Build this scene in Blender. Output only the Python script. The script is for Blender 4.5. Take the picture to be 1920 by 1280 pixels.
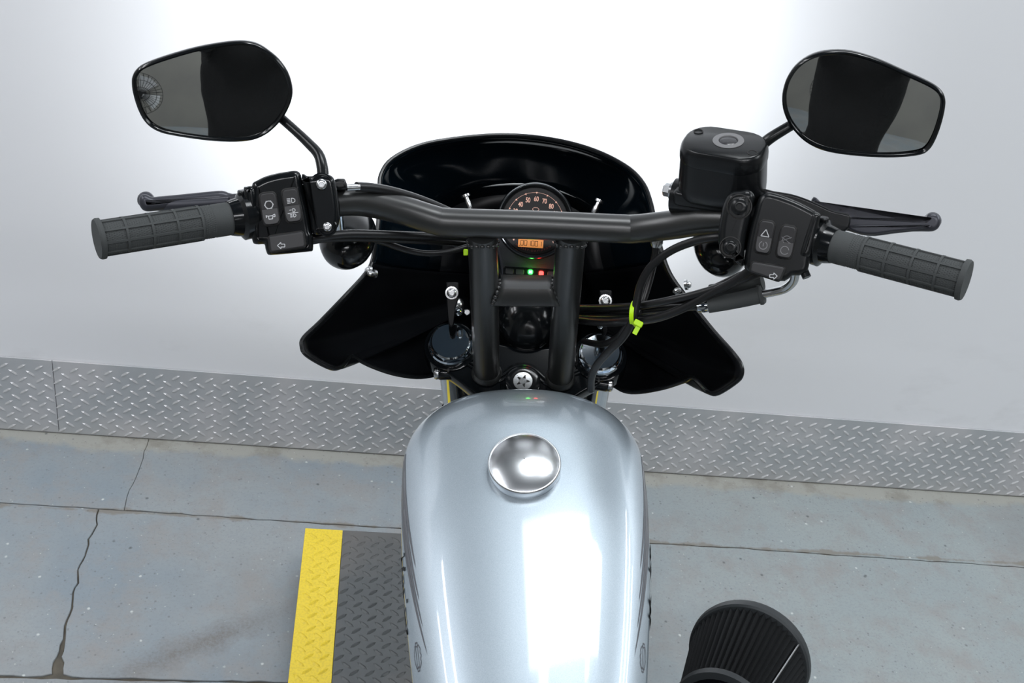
import bpy, bmesh, math, random
from mathutils import Vector as V, Matrix, Euler
random.seed(7)
D = bpy.data; C = bpy.context.scene.collection; SC = bpy.context.scene
for o in list(D.objects): D.objects.remove(o)
rad = math.radians
# ------------------------------------------------------------------ camera, world, lights, exposure
LIFT_H = .10
LEAN, YAW, PITCH, FPX = rad(8.3), rad(3.9), rad(34.6), 2150.
MB = Matrix.Translation((0, 0, LIFT_H)) @ Euler((0, -LEAN, -YAW), 'XYZ').to_matrix().to_4x4()   # bike frame -> world
CAM = V((-.013, -.74, 1.72))                                   # camera in the bike frame
cd = D.cameras.new('camera'); cam = D.objects.new('camera', cd); C.objects.link(cam)
cd.sensor_width = 36; cd.lens = 36 * FPX / 1920; cd.clip_start = .02
cam.matrix_world = MB @ Matrix.Translation(CAM) @ Euler((math.pi/2 - PITCH, 0, 0)).to_matrix().to_4x4()
SC.camera = cam
SC.view_settings.view_transform = 'Standard'; SC.view_settings.look = 'None'
SC.view_settings.exposure = 0.0; SC.view_settings.gamma = 1; SC.view_settings.use_curve_mapping = False
w = D.worlds.new('world'); SC.world = w; w.use_nodes = True
w.node_tree.nodes['Background'].inputs[0].default_value = (.8, .86, 1, 1); w.node_tree.nodes['Background'].inputs[1].default_value = .25
def area(name, loc, sx, sy, power, col=(1, 1, 1), rot=(0, 0, 0)):
    l = D.lights.new(name, 'AREA'); l.shape = 'RECTANGLE'; l.size = sx; l.size_y = sy; l.energy = power; l.color = col
    o = D.objects.new(name, l); C.objects.link(o); o.location = loc; o.rotation_euler = rot
    return o
area('ceiling_panel_light', (.23, .62, 3.35), 1.30, .46, 19, (.93, .97, 1))
for x in (-.27, .55): area('ceiling_tube_light', (x, .48, 3.34), .07, .30, 4, (.95, .98, 1))
for x in (2.3, 2.75, 3.3): area('ceiling_tube_light', (x, .2, 3.35), .08, 2.2, 24, (.93, .97, 1))
for x in (-2.4, -3.3): area('ceiling_tube_light', (x, .0, 3.35), .10, 2.2, 36, (.96, .97, 1))
for y in (-2.1, -5.3): area('ceiling_tube_light', (-.2, y, 3.35), 3.0, .16, 66, (.96, .97, 1))  # unseen rear tubes, added behind the camera to brighten the front wall
hl = D.lights.new('headlight_beam', 'SPOT'); hl.energy = 46; hl.spot_size = rad(118); hl.spot_blend = 1; hl.shadow_soft_size = .05; hl.color = (.95, .98, 1)
hlo = D.objects.new('headlight_beam', hl); C.objects.link(hlo)

# ------------------------------------------------------------------ materials
def mat(name, col, rough=.5, metal=0, coat=0, emit=None, es=1, bump=None, spec=None, noise=None):
    m = D.materials.new(name); m.use_nodes = True; nt = m.node_tree; b = nt.nodes['Principled BSDF']
    b.inputs['Base Color'].default_value = (*col, 1); b.inputs['Roughness'].default_value = rough; b.inputs['Metallic'].default_value = metal
    b.inputs['Coat Weight'].default_value = coat; b.inputs['Coat Roughness'].default_value = .04
    if spec is not None: b.inputs['Specular IOR Level'].default_value = spec
    if emit: b.inputs['Emission Color'].default_value = (*emit, 1); b.inputs['Emission Strength'].default_value = es
    N = nt.nodes.new; L = nt.links.new
    if bump or noise:
        tc = N('ShaderNodeTexCoord')
    if bump:                                                   # (scale, strength, distance)
        n = N('ShaderNodeTexNoise'); n.inputs['Scale'].default_value = bump[0]; n.inputs['Detail'].default_value = 3
        L(tc.outputs['Object'], n.inputs['Vector']); bp = N('ShaderNodeBump'); bp.inputs['Strength'].default_value = bump[1]; bp.inputs['Distance'].default_value = bump[2]
        L(n.outputs['Fac'], bp.inputs['Height']); L(bp.outputs['Normal'], b.inputs['Normal'])
    if noise:                                                  # (scale, other colour, low, high)
        n = N('ShaderNodeTexNoise'); n.inputs['Scale'].default_value = noise[0]; n.inputs['Detail'].default_value = 6; L(tc.outputs['Object'], n.inputs['Vector'])
        r = N('ShaderNodeMapRange'); r.inputs[1].default_value = noise[2]; r.inputs[2].default_value = noise[3]; L(n.outputs['Fac'], r.inputs[0])
        mx = N('ShaderNodeMixRGB'); mx.inputs[1].default_value = (*col, 1); mx.inputs[2].default_value = (*noise[1], 1)
        L(r.outputs[0], mx.inputs[0]); L(mx.outputs[0], b.inputs['Base Color'])
    return m
gloss = mat('gloss_black', (.005, .006, .007), .16, spec=.36)
clampm = mat('clamp_black', (.003, .004, .005), .13, spec=.20)
satin = mat('satin_black', (.007, .008, .009), .26, spec=.34)
barblk = mat('powder_black', (.015, .016, .016), .34, bump=(1800, .06, .0003), spec=.75)
leverm = mat('lever_grey', (.045, .047, .058), .36, .35)
rubber = mat('grip_rubber', (.044, .049, .050), .75, bump=(1500, .35, .0006))
hose = mat('hose_rubber', (.008, .008, .009), .36, spec=.4)
plast = mat('button_plastic', (.017, .017, .019), .48, bump=(2500, .1, .0002))
dark = mat('recess_black', (.004, .004, .004), .6)
fairm = mat('fairing_black', (.0035, .004, .005), .32, spec=.16)
screenm = mat('smoked_screen', (.002, .005, .008), .06, spec=.42)
chrome = mat('chrome', (.58, .63, .68), .06, 1)
steel = mat('satin_steel', (.52, .53, .54), .26, 1)
capm = mat('satin_cap', (.66, .68, .70), .27, 1)
paintm = mat('silver_paint', (.37, .44, .50), .40, .55, coat=1, noise=(1400, (.46, .53, .585), .35, .65))
paintm.node_tree.nodes['Principled BSDF'].inputs['Coat Roughness'].default_value = .055
stripem = mat('stripe_grey', (.10, .105, .12), .35, .3, coat=1)
gaugeblk = mat('dial_black', (.010, .010, .011), .5)
consol = mat('textured_console', (.030, .033, .042), .55, bump=(900, .6, .0006))
printw = mat('white_print', (.55, .56, .58), .5)
dialp = mat('dial_print', (.75, .50, .42), .5, emit=(1, .55, .42), es=.55)
lcdm = mat('lcd_amber', (.5, .2, .05), .5, emit=(.95, .36, .10), es=.62)
lcdk = mat('lcd_digit', (.02, .01, .0), .6)
greenl = mat('green_lamp', (0, .5, .05), .4, emit=(.03, 1, .08), es=6)
redl = mat('red_lamp', (.6, 0, 0), .4, emit=(1, .035, .03), es=7)
offl = mat('unlit_lamp', (.03, .03, .034), .25)
lime = mat('lime_plastic', (.50, .85, .0), .4)
mirrorm = mat('mirror_glass', (.56, .58, .57), .015, 1)
filt = mat('filter_cotton', (.009, .010, .011), .8, spec=.2, bump=(900, .3, .0005))
filtr = mat('filter_rubber', (.030, .034, .037), .5, spec=.3)
alum = mat('cast_aluminium', (.35, .36, .37), .4, 1)
tyre = mat('tyre_rubber', (.018, .018, .018), .75)
leather = mat('seat_vinyl', (.012, .012, .012), .5, bump=(400, .3, .0006))
lampglass = mat('headlamp_lens', (.9, .95, 1), .1, emit=(.9, .96, 1), es=6)
amber = mat('amber_lens', (.6, .2, .02), .15)
clothm = mat('black_cloth', (.008, .008, .009), .85, bump=(60, .4, .01))
skinm = mat('skin', (.45, .27, .19), .5)
hairm = mat('hair', (.02, .014, .01), .6)
def glassmat():
    m = D.materials.new('clear_glass'); m.use_nodes = True; nt = m.node_tree; nt.nodes.clear(); N = nt.nodes.new; L = nt.links.new
    o = N('ShaderNodeOutputMaterial'); t = N('ShaderNodeBsdfTransparent'); g = N('ShaderNodeBsdfGlossy'); g.inputs['Roughness'].default_value = .03
    f = N('ShaderNodeFresnel'); f.inputs[0].default_value = 1.45; mx = N('ShaderNodeMixShader')
    L(f.outputs[0], mx.inputs[0]); L(t.outputs[0], mx.inputs[1]); L(g.outputs[0], mx.inputs[2]); L(mx.outputs[0], o.inputs[0]); return m
clear = glassmat()

# ------------------------------------------------------------------ mesh helpers
def cr(pts, n=6, closed=False):                                # Catmull-Rom through points
    P = [V(p) for p in pts]; out = []; m = len(P)
    rng = range(m) if closed else range(m-1)
    for i in rng:
        if closed: a, b, c, d = P[i-1], P[i], P[(i+1) % m], P[(i+2) % m]
        else: a, b, c, d = P[max(i-1, 0)], P[i], P[i+1], P[min(i+2, m-1)]
        for k in range(n):
            t = k/n
            out.append(.5*((2*b) + (c-a)*t + (2*a-5*b+4*c-d)*t*t + (3*b-a-3*c+d)*t**3))
    if not closed: out.append(P[-1].copy())
    return out
def frame(o, z, x=None):                                       # orthonormal frame with given z
    z = V(z).normalized(); x = V(x) if x is not None else (V((1, 0, 0)) if abs(z.x) < .9 else V((0, 1, 0)))
    x = (x - z*x.dot(z)).normalized(); y = z.cross(x)
    M = Matrix.Identity(4)
    for i in range(3): M[i][0], M[i][1], M[i][2], M[i][3] = x[i], y[i], z[i], o[i]
    return M
def offset(poly, d):                                           # inset (d>0) of a counter-clockwise 2-D outline
    n = len(poly); out = []
    for i in range(n):
        a, b, c = poly[i-1], poly[i], poly[(i+1) % n]
        e1 = V((b[0]-a[0], b[1]-a[1])); e2 = V((c[0]-b[0], c[1]-b[1]))
        if e1.length < 1e-9: e1 = e2
        if e2.length < 1e-9: e2 = e1
        n1 = V((-e1.y, e1.x)).normalized(); n2 = V((-e2.y, e2.x)).normalized(); nn = n1+n2
        k = nn.length
        nn = nn/k if k > 1e-6 else n1
        s = d/max(.5, nn.dot(n1)); out.append((b[0]+nn.x*s, b[1]+nn.y*s))
    return out
def ccw(poly):
    a = sum(poly[i-1][0]*poly[i][1]-poly[i][0]*poly[i-1][1] for i in range(len(poly)))
    return list(poly) if a > 0 else list(reversed(poly))
def rrect(w, h, r, n=4):
    out = []
    for cx, cy, a0 in ((w/2-r, h/2-r, 0), (-w/2+r, h/2-r, 90), (-w/2+r, -h/2+r, 180), (w/2-r, -h/2+r, 270)):
        for k in range(n+1):
            a = rad(a0+90*k/n); out.append((cx+r*math.cos(a), cy+r*math.sin(a)))
    return out
class G:
    def __init__(s): s.v = []; s.f = []
    def add(s, vs, fs):
        b = len(s.v); s.v += [tuple(v) for v in vs]; s.f += [tuple(i+b for i in f) for f in fs]; return s
    def loft(s, rings, closed=True, cap0=True, cap1=True):
        n = len(rings[0]); vs = [v for r in rings for v in r]; fs = []
        for i in range(len(rings)-1):
            for j in range(n if closed else n-1):
                a, b = i*n+j, i*n+(j+1) % n; fs.append((a, b, b+n, a+n))
        if cap0: fs.append(tuple(range(n-1, -1, -1)))
        if cap1: fs.append(tuple(range((len(rings)-1)*n, len(rings)*n)))
        return s.add(vs, fs)
    def tube(s, pts, r, seg=14, smooth=0, caps=True, flat=1, ref=None):
        if smooth:
            if not isinstance(r, (int, float)):
                rr = []
                for i in range(len(r)-1): rr += [r[i]+(r[i+1]-r[i])*k/smooth for k in range(smooth)]
                r = rr+[r[-1]]
            pts = cr(pts, smooth)
        P = [V(p) for p in pts]; n = len(P); rings = []; x = None
        for i in range(n):
            t = (P[min(i+1, n-1)]-P[max(i-1, 0)]).normalized()
            if x is None: x = frame((0, 0, 0), t, ref).to_3x3().col[0]
            x = (x-t*x.dot(t)).normalized(); y = t.cross(x); q = r if isinstance(r, (int, float)) else r[i]
            rings.append([P[i]+x*math.cos(2*math.pi*k/seg)*q+y*math.sin(2*math.pi*k/seg)*q*flat for k in range(seg)])
        return s.loft(rings, True, caps, caps)
    def lathe(s, M, prof, seg=32, cap0=True, cap1=True):      # prof: (radius, height along z of M)
        rings = [[M @ V((r*math.cos(2*math.pi*k/seg), r*math.sin(2*math.pi*k/seg), h)) for k in range(seg)] for r, h in prof]
        return s.loft(rings, True, cap0, cap1)
    def prism(s, M, poly, z0, z1, bev=0, nb=3, back=0):       # outline in xy of M, extruded, front edge (z1) rounded
        poly = ccw(poly); rings = []
        if back:
            for k in range(nb+1):
                a = math.pi/2*k/nb; rings.append([M @ V((x, y, z0+back*(1-math.sin(a)))) for x, y in offset(poly, back*(1-math.cos(a)))][:])
            rings = rings[::1]; rings = [[M @ V((x, y, z0+back*(1-math.cos(math.pi/2*k/nb)))) for x, y in offset(poly, back*(1-math.sin(math.pi/2*k/nb)))] for k in range(nb+1)]
        else: rings.append([M @ V((x, y, z0)) for x, y in poly])
        if bev:
            for k in range(nb+1):
                a = math.pi/2*k/nb; rings.append([M @ V((x, y, z1-bev+bev*math.sin(a))) for x, y in offset(poly, bev*(1-math.cos(a)))])
            rings.append([M @ V((x, y, z1)) for x, y in offset(poly, bev+min(.0004, bev*.3))])
        else: rings.append([M @ V((x, y, z1)) for x, y in poly])
        return s.loft(rings)
    def box(s, M, sx, sy, sz, bev=0):
        if bev: return s.prism(M, rrect(sx, sy, min(bev*1.5, sx/2.01, sy/2.01), 3), -sz/2, sz/2, bev, back=bev)
        return s.prism(M, [(-sx/2, -sy/2), (sx/2, -sy/2), (sx/2, sy/2), (-sx/2, sy/2)], -sz/2, sz/2)
    def ball(s, c, r, seg=16, sc=(1, 1, 1)):
        M = Matrix.Translation(c) @ Matrix.Diagonal((*sc, 1))
        return s.lathe(M, [(max(1e-5, r*math.sin(math.pi*k/10)), -r*math.cos(math.pi*k/10)) for k in range(11)], seg)
    def build(s, name, m, parent=None, ang=38, smooth=True):
        me = D.meshes.new(name); me.from_pydata(s.v, [], s.f); me.materials.append(m)
        if smooth:
            me.polygons.foreach_set('use_smooth', [True]*len(me.polygons)); me.set_sharp_from_angle(angle=rad(ang))
        me.update(); o = D.objects.new(name, me); C.objects.link(o)
        if parent: o.parent = parent
        return o
def tag(o, label=None, cat=None, group=None, kind=None):
    for k, v in (('label', label), ('category', cat), ('group', group), ('kind', kind)):
        if v: o[k] = v
    return o
def fix_normals(o):
    bm = bmesh.new(); bm.from_mesh(o.data); bmesh.ops.recalc_face_normals(bm, faces=bm.faces); bm.to_mesh(o.data); bm.free(); return o
_tc = {}
def text2d(body, size, bold=0, shear=0, space=1):
    c = D.curves.new('t', 'FONT'); c.body = body; c.size = size; c.align_x = 'CENTER'; c.align_y = 'CENTER'; c.offset = bold; c.shear = shear; c.space_character = space; c.resolution_u = 3
    o = D.objects.new('t', c); C.objects.link(o); dg = bpy.context.evaluated_depsgraph_get(); me = D.meshes.new_from_object(o.evaluated_get(dg))
    vs = [tuple(v.co) for v in me.vertices]; fs = [tuple(p.vertices) for p in me.polygons]
    D.objects.remove(o); D.meshes.remove(me); D.curves.remove(c); return vs, fs

# ------------------------------------------------------------------ the setting (world frame, wall along X)
WY = 1.378; KH = .208; X0, X1, YB, CH = -4.2, 4.2, -6.0, 3.4
def wallmat():
    m = mat('white_wall', (.84, .85, .88), .5); nt = m.node_tree; N = nt.nodes.new; L = nt.links.new; b = nt.nodes['Principled BSDF']
    tc = N('ShaderNodeTexCoord'); n = N('ShaderNodeTexNoise'); n.inputs['Scale'].default_value = 3.2; n.inputs['Detail'].default_value = 9; n.inputs['Roughness'].default_value = .65
    mp = N('ShaderNodeMapping'); mp.inputs['Scale'].default_value = (1, 1, 2.2); L(tc.outputs['Object'], mp.inputs[0]); L(mp.outputs[0], n.inputs['Vector'])
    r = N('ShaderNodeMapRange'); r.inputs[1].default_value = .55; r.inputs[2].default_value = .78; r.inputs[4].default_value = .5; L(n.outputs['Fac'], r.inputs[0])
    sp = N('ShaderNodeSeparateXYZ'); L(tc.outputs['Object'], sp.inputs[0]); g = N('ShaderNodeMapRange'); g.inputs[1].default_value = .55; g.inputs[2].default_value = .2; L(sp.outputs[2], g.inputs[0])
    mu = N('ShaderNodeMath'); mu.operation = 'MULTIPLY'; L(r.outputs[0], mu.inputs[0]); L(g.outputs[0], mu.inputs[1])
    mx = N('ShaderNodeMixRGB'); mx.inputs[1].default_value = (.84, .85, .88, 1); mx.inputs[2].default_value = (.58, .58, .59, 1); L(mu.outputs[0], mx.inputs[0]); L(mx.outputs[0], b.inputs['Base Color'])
    return m
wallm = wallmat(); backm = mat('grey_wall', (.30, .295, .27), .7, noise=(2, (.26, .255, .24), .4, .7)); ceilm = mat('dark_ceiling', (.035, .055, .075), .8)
def slabbox(name, x0, x1, y0, y1, z0, z1, m, parent=None):
    g = G(); g.box(Matrix.Translation(((x0+x1)/2, (y0+y1)/2, (z0+z1)/2)), x1-x0, y1-y0, z1-z0); return g.build(name, m, parent, smooth=False)
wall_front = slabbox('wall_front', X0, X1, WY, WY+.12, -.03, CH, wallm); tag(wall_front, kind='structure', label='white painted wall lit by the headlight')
for nm, a in (('wall_back', (X0, X1, YB-.12, YB, -.03, CH)), ('wall_left', (X0-.12, X0, YB, WY, -.03, CH)), ('wall_right', (X1, X1+.12, YB, WY, -.03, CH))):
    tag(slabbox(nm, *a, backm), kind='structure')
tag(slabbox('ceiling', X0-.12, X1+.12, YB-.12, WY+.12, CH, CH+.1, ceilm), kind='structure')
# concrete floor: slabs with worn blue-grey paint, open joints and a crack
def floormat():
    m = D.materials.new('painted_concrete'); m.use_nodes = True; nt = m.node_tree; N = nt.nodes.new; L = nt.links.new; b = nt.nodes['Principled BSDF']
    b.inputs['Roughness'].default_value = .55
    tc = N('ShaderNodeTexCoord'); O = tc.outputs['Object']
    sp = N('ShaderNodeSeparateXYZ'); L(O, sp.inputs[0])
    def noise(sc, det=6, ro=.6, v=O):
        n = N('ShaderNodeTexNoise'); n.inputs['Scale'].default_value = sc; n.inputs['Detail'].default_value = det; n.inputs['Roughness'].default_value = ro; L(v, n.inputs['Vector']); return n.outputs['Fac']
    def rng(x, a, c, t0=0, t1=1):
        r = N('ShaderNodeMapRange'); r.inputs[1].default_value = a; r.inputs[2].default_value = c; r.inputs[3].default_value = t0; r.inputs[4].default_value = t1; L(x, r.inputs[0]); return r.outputs[0]
    def math2(op, x, y):
        q = N('ShaderNodeMath'); q.operation = op
        for i, k in ((0, x), (1, y)):
            if isinstance(k, (int, float)): q.inputs[i].default_value = k
            else: L(k, q.inputs[i])
        return q.outputs[0]
    def mix(f, c1, c2):
        q = N('ShaderNodeMixRGB')
        for i, k in ((0, f), (1, c1), (2, c2)):
            if isinstance(k, tuple): q.inputs[i].default_value = (*k, 1)
            elif isinstance(k, (int, float)): q.inputs[i].default_value = k
            else: L(k, q.inputs[i])
        return q.outputs[0]
    X, Y = sp.outputs[0], sp.outputs[1]
    big, mid, fine = noise(2.3, 5), noise(9, 8, .7), noise(160, 4, .7)
    rightness = rng(X, -.2, .8)
    paint = mix(rng(big, .40, .60), (.235, .278, .312), (.295, .322, .335))
    paint = mix(math2('MULTIPLY', rightness, .6), paint, (.33, .37, .365))
    paint = mix(rng(mid, .47, .66, 0, .8), paint, (.285, .278, .272))
    paint = mix(rng(noise(1.3, 7, .7), .50, .62, 0, .55), paint, (.24, .25, .255))
    paint = mix(rng(fine, .5, .72, 0, .45), paint, (.19, .215, .235))
    paint = mix(rng(noise(45, 6, .7), .55, .75, 0, .5), paint, (.22, .225, .225))
    # bare cement along the kick plate, ragged inner edge
    edge = math2('ADD', Y, math2('MULTIPLY', math2('SUBTRACT', noise(7, 6, .65), .5), .11))
    col = mix(rng(edge, WY-.055, WY-.035, 0, .85), paint, (.36, .355, .32))
    col = mix(math2('MULTIPLY', rng(edge, WY-.06, WY-.045), rng(mid, .5, .62, 0, .5)), col, (.19, .18, .15))
    # bare brown rims beside the cross joint
    jd = math2('ABSOLUTE', math2('SUBTRACT', Y, 1.132), 0)
    jn = math2('SUBTRACT', math2('MULTIPLY', rng(noise(8, 5, .6), .42, .7), .022), jd)
    col = mix(rng(jn, 0, .006, 0, .75), col, (.20, .18, .15))
    # dark scuff running diagonally on the left slab
    th = rad(32); cx, cy = -.56, .78
    u = math2('ADD', math2('MULTIPLY', math2('SUBTRACT', X, cx), math.cos(th)), math2('MULTIPLY', math2('SUBTRACT', Y, cy), math.sin(th)))
    v = math2('ADD', math2('MULTIPLY', math2('SUBTRACT', X, cx), -math.sin(th)), math2('MULTIPLY', math2('SUBTRACT', Y, cy), math.cos(th)))
    sm = math2('MULTIPLY', rng(math2('ABSOLUTE', u, 0), .26, .05), rng(math2('ADD', math2('ABSOLUTE', v, 0), math2('MULTIPLY', noise(14, 7, .72), .09)), .088, .045))
    col = mix(math2('MULTIPLY', sm, rng(fine, .35, .6, .45, .95)), col, (.175, .165, .158))
    # chipped paint specks, pale and dark
    def specks(sc, lo, hi, seed, thr=.7):
        vo = N('ShaderNodeTexVoronoi'); vo.inputs['Scale'].default_value = sc
        mp = N('ShaderNodeMapping'); mp.inputs['Location'].default_value = (seed, seed*.7, 0); L(O, mp.inputs[0]); L(mp.outputs[0], vo.inputs['Vector'])
        pick = N('ShaderNodeSeparateColor'); L(vo.outputs['Color'], pick.inputs[0])
        return math2('MULTIPLY', rng(math2('ADD', vo.outputs['Distance'], math2('MULTIPLY', fine, .12)), hi, lo), math2('GREATER_THAN', pick.outputs[0], thr))
    col = mix(math2('MULTIPLY', specks(26, .10, .16, 0), .8), col, (.62, .65, .64))
    col = mix(math2('MULTIPLY', specks(24, .10, .17, 3.1), .75), col, (.07, .08, .085))
    col = mix(math2('MULTIPLY', specks(60, .14, .24, 7.3, .55), .6), col, (.13, .14, .15))
    col = mix(math2('MULTIPLY', specks(75, .10, .18, 5.1, .72), .8), col, (.55, .57, .56))
    col = mix(math2('MULTIPLY', specks(110, .14, .26, 9.7, .5), .5), col, (.16, .165, .17))
    L(col, b.inputs['Base Color'])
    bp = N('ShaderNodeBump'); bp.inputs['Strength'].default_value = .25; bp.inputs['Distance'].default_value = .003; L(math2('ADD', fine, mid), bp.inputs['Height']); L(bp.outputs['Normal'], b.inputs['Normal'])
    return m
floorm = floormat(); jointm = mat('joint_dirt', (.075, .068, .055), .9, noise=(30, (.13, .115, .09), .4, .7))
floor = slabbox('floor', X0-.12, X1+.12, YB-.12, WY+.12, -.08, -.004, jointm); tag(floor, kind='structure', label='worn blue-grey painted concrete floor')
J1 = [(X0, 1.144), (-1.9, 1.141), (-1.02, 1.139), (-.816, 1.138), (-.592, 1.136), (-.4, 1.132), (-.176, 1.130), (.409, 1.129), (.625, 1.130), (.923, 1.125), (1.313, 1.121), (2.2, 1.115), (X1, 1.1)]
CRK = [(-.795, .690), (-.803, .755), (-.806, .80), (-.811, .83), (-.809, .86), (-.816, .90), (-.811, .925), (-.818, .96), (-.814, 1.0), (-.819, 1.047), (-.813, 1.09), (-.818, 1.132)]
def jag(pts, step=.025, amp=.0016, ax=1):
    out = []
    for a, b in zip(pts, pts[1:]):
        n = max(1, int(math.dist(a, b)/step)) if -2 < a[0] < 2 else 1
        for k in range(n):
            p = [a[i]+(b[i]-a[i])*k/n for i in (0, 1)]; p[ax] += random.uniform(-amp, amp); out.append(tuple(p))
    return out+[pts[-1]]
def shift(pts, dx, dy, am=0): return [(x+dx, y+dy+random.uniform(-am, am)) for x, y in pts]
def slab(poly):
    g = G(); g.prism(Matrix.Identity(4), poly, -.004, 0, .0010, 1); return g.build('slab', floorm, floor, smooth=False)
J2 = [(X0, .69), (-.9, .692), (-.377, .702), (.3, .70), (1.3, .70), (X1, .69)]
top = jag(J1); crk = jag(CRK, .012, .0022, 0)
ACR = jag([(-.764, 1.137), (-.768, 1.20), (-.760, 1.26), (-.758, WY)], .02, .002, 0)
iA = [i for i, p in enumerate(top) if p[0] < -.7655]; iB = [i for i, p in enumerate(top) if p[0] > -.7625]
up = shift(top, 0, .0015, .0005)
slab([up[i] for i in iA] + shift(ACR, -.0005, 0) + [(X0, WY)])
slab(shift(ACR, .0005, 0)[::-1] + [up[i] for i in iB] + [(X1, WY)])
lo = shift(top, 0, -.0015, .0005)
low2 = shift(jag(J2), 0, .0025)
lL = [p for p in lo if p[0] < -.822]+[(-.8195, 1.1363)]; lR = [(-.8165, 1.1363)]+[p for p in lo if p[0] > -.814]
bL = [p for p in low2 if p[0] < -.80]; bR = [p for p in low2 if p[0] > -.785]
wd = [.010, .0045, .0022, .0018, .0016]
def cw(i): return wd[i] if i < 5 else .0010+.0010*random.random()
slab(bL + [(x-cw(i//3), y) for i, (x, y) in enumerate(crk[1:-1])] + lL[::-1])
slab([(x+cw(i//3), y) for i, (x, y) in enumerate(crk[1:-1])][::-1] + bR + lR[::-1])
slab([(X0, YB), (X1, YB)] + shift(jag(J2), 0, -.0025)[::-1])

# tread plate: lens-shaped lugs in two directions
def lug(g, M, L=.0125, W=.0036, H=.0022):
    p = [(-L, 0, 0), (-L*.45, -W, 0), (L*.45, -W, 0), (L, 0, 0), (L*.45, W, 0), (-L*.45, W, 0), (-L*.55, 0, H), (L*.55, 0, H)]
    g.add([M @ V(q) for q in p], [(0, 1, 6), (1, 2, 7, 6), (2, 3, 7), (3, 4, 7), (4, 5, 6, 7), (5, 0, 6)])
def lugs(M, w, h, a, b, ang=38, phase=(0, 0), **k):
    g = G(); nx, ny = int(w/a)+2, int(h/b)+2
    for i in range(-1, nx):
        for j in range(-1, ny):
            for q in (0, 1):
                x, y = (i+.5*q+phase[0])*a, (j+.5*q+phase[1])*b
                if .006 < x < w-.006 and .006 < y < h-.006:
                    lug(g, M @ Matrix.Translation((x, y, 0)) @ Matrix.Rotation(rad(ang if q == 0 else -ang), 4, 'Z'), **k)
    return g
alu = mat('tread_aluminium', (.49, .51, .53), .45, .3, noise=(6, (.60, .595, .61), .42, .62), bump=(160, .15, .001))
alul = mat('tread_aluminium_pale', (.64, .645, .66), .36, .45)  # lugs: paler, slightly smoother than the sheet
kick = D.objects.new('baseboard_front', None); C.objects.link(kick); kick.location = (0, WY, 0); tag(kick, kind='structure', label='aluminium tread plate kick board along the wall foot')
for x0, x1 in ((X0, -.9575), (-.9560, X1)):
    g = G(); g.box(Matrix.Translation(((x0+x1)/2, -.003, KH/2+.002)), x1-x0, .004, KH-.004, .0008); p = g.build('panel', alu, kick, smooth=False)
    a, c = max(x0, -2.6), min(x1, 2.8)
    M = frame((a, -.005, .004), (0, -1, 0), (1, 0, 0))
    tag(lugs(M, c-a, KH-.008, .0365, .0345, 36, (.2, .25)).build('raised_tread', alul, p, smooth=False), kind='stuff')

# motorcycle lift: dark tread deck with yellow edge strips
lift = D.objects.new('motorcycle_lift', None); C.objects.link(lift); lift.location = (-.0475, -.05, 0)
tag(lift, 'low steel lift with dark tread deck and yellow edges under the motorcycle', 'lift')
deckm = mat('deck_steel', (.075, .082, .085), .48, .25, noise=(6, (.115, .112, .108), .45, .7), bump=(300, .15, .0008))
decky = mat('deck_yellow', (.80, .60, .03), .5, noise=(240, (.70, .52, .03), .45, .6))
LX0, LX1, LY0, LY1 = -.375, .28, -1.14, 1.013
def lbox(name, x0, x1, m, bev=.001):
    g = G(); g.box(Matrix.Translation(((x0+x1)/2+.0475, (LY0+LY1)/2+.05, LIFT_H-.004)), x1-x0, LY1-LY0, .008, bev); return g.build(name, m, lift, smooth=False)
for nm, x0, x1, m in (('deck_plate', LX0+.077, LX1-.077, deckm), ('edge_strip', LX0, LX0+.0765, decky), ('edge_strip', LX1-.0765, LX1, decky)):
    p = lbox(nm, x0, x1, m)
    M = Matrix.Translation((x0+.0475, LY0+.05, LIFT_H))
    tag(lugs(M, x1-x0, LY1-LY0, .0285, .0325, 40, (.35 if nm == 'deck_plate' else .1, .1), L=.0125, W=.0036, H=.002).build('raised_tread', m, p, smooth=False), kind='stuff')
g = G(); g.box(Matrix.Translation(((LX0+LX1)/2+.0475, (LY0+LY1)/2+.05, (LIFT_H-.008)/2)), LX1-LX0-.03, LY1-LY0-.03, LIFT_H-.008, .003); g.build('base_frame', satin, lift, smooth=False)

# ------------------------------------------------------------------ the motorcycle (bike frame: x right, y forward, z up; origin between the tyre contacts)
moto = D.objects.new('motorcycle', None); C.objects.link(moto); moto.matrix_world = MB
tag(moto, 'silver motorcycle with black handlebar and black fairing, standing on the lift with its headlight lit', 'motorcycle')
FW = V((0, math.cos(PITCH), -math.sin(PITCH))); UP = V((0, math.sin(PITCH), math.cos(PITCH)))
def ray(px, py): return FW + V((1, 0, 0))*((px-960)/FPX) + UP*((640-py)/FPX)
def B(px, py, z): return CAM + ray(px, py)*z                   # survey helper: sight line and distance measured from the photograph
def Bs(l): return [B(*p) for p in l]
class Plane:                                                   # a working plane on which outlines are surveyed
    def __init__(s, px, py, z, n=None):
        s.o = B(px, py, z); n = n if n is not None else CAM-s.o; s.M = frame(s.o, n, (1, 0, 0)); s.n = V(n).normalized(); s.I = s.M.inverted()
    def uv(s, px, py):
        r = ray(px, py); t = (s.o-CAM).dot(s.n)/r.dot(s.n); q = s.I @ (CAM+r*t); return (q.x, q.y)
    def out(s, l, k=1, ox=0, oy=0): return [s.uv(x/k+ox, y/k+oy) for x, y in l]
    def at(s, px, py, h=0): u = s.uv(px, py); return s.M @ Matrix.Translation((u[0], u[1], h))
def sm(poly, n=3): return [(p.x, p.y) for p in cr([(x, y, 0) for x, y in poly], n, True)]
RK, ST = rad(29.6), rad(4.4)                                   # steering axis rake, bars turned to the right
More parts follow.
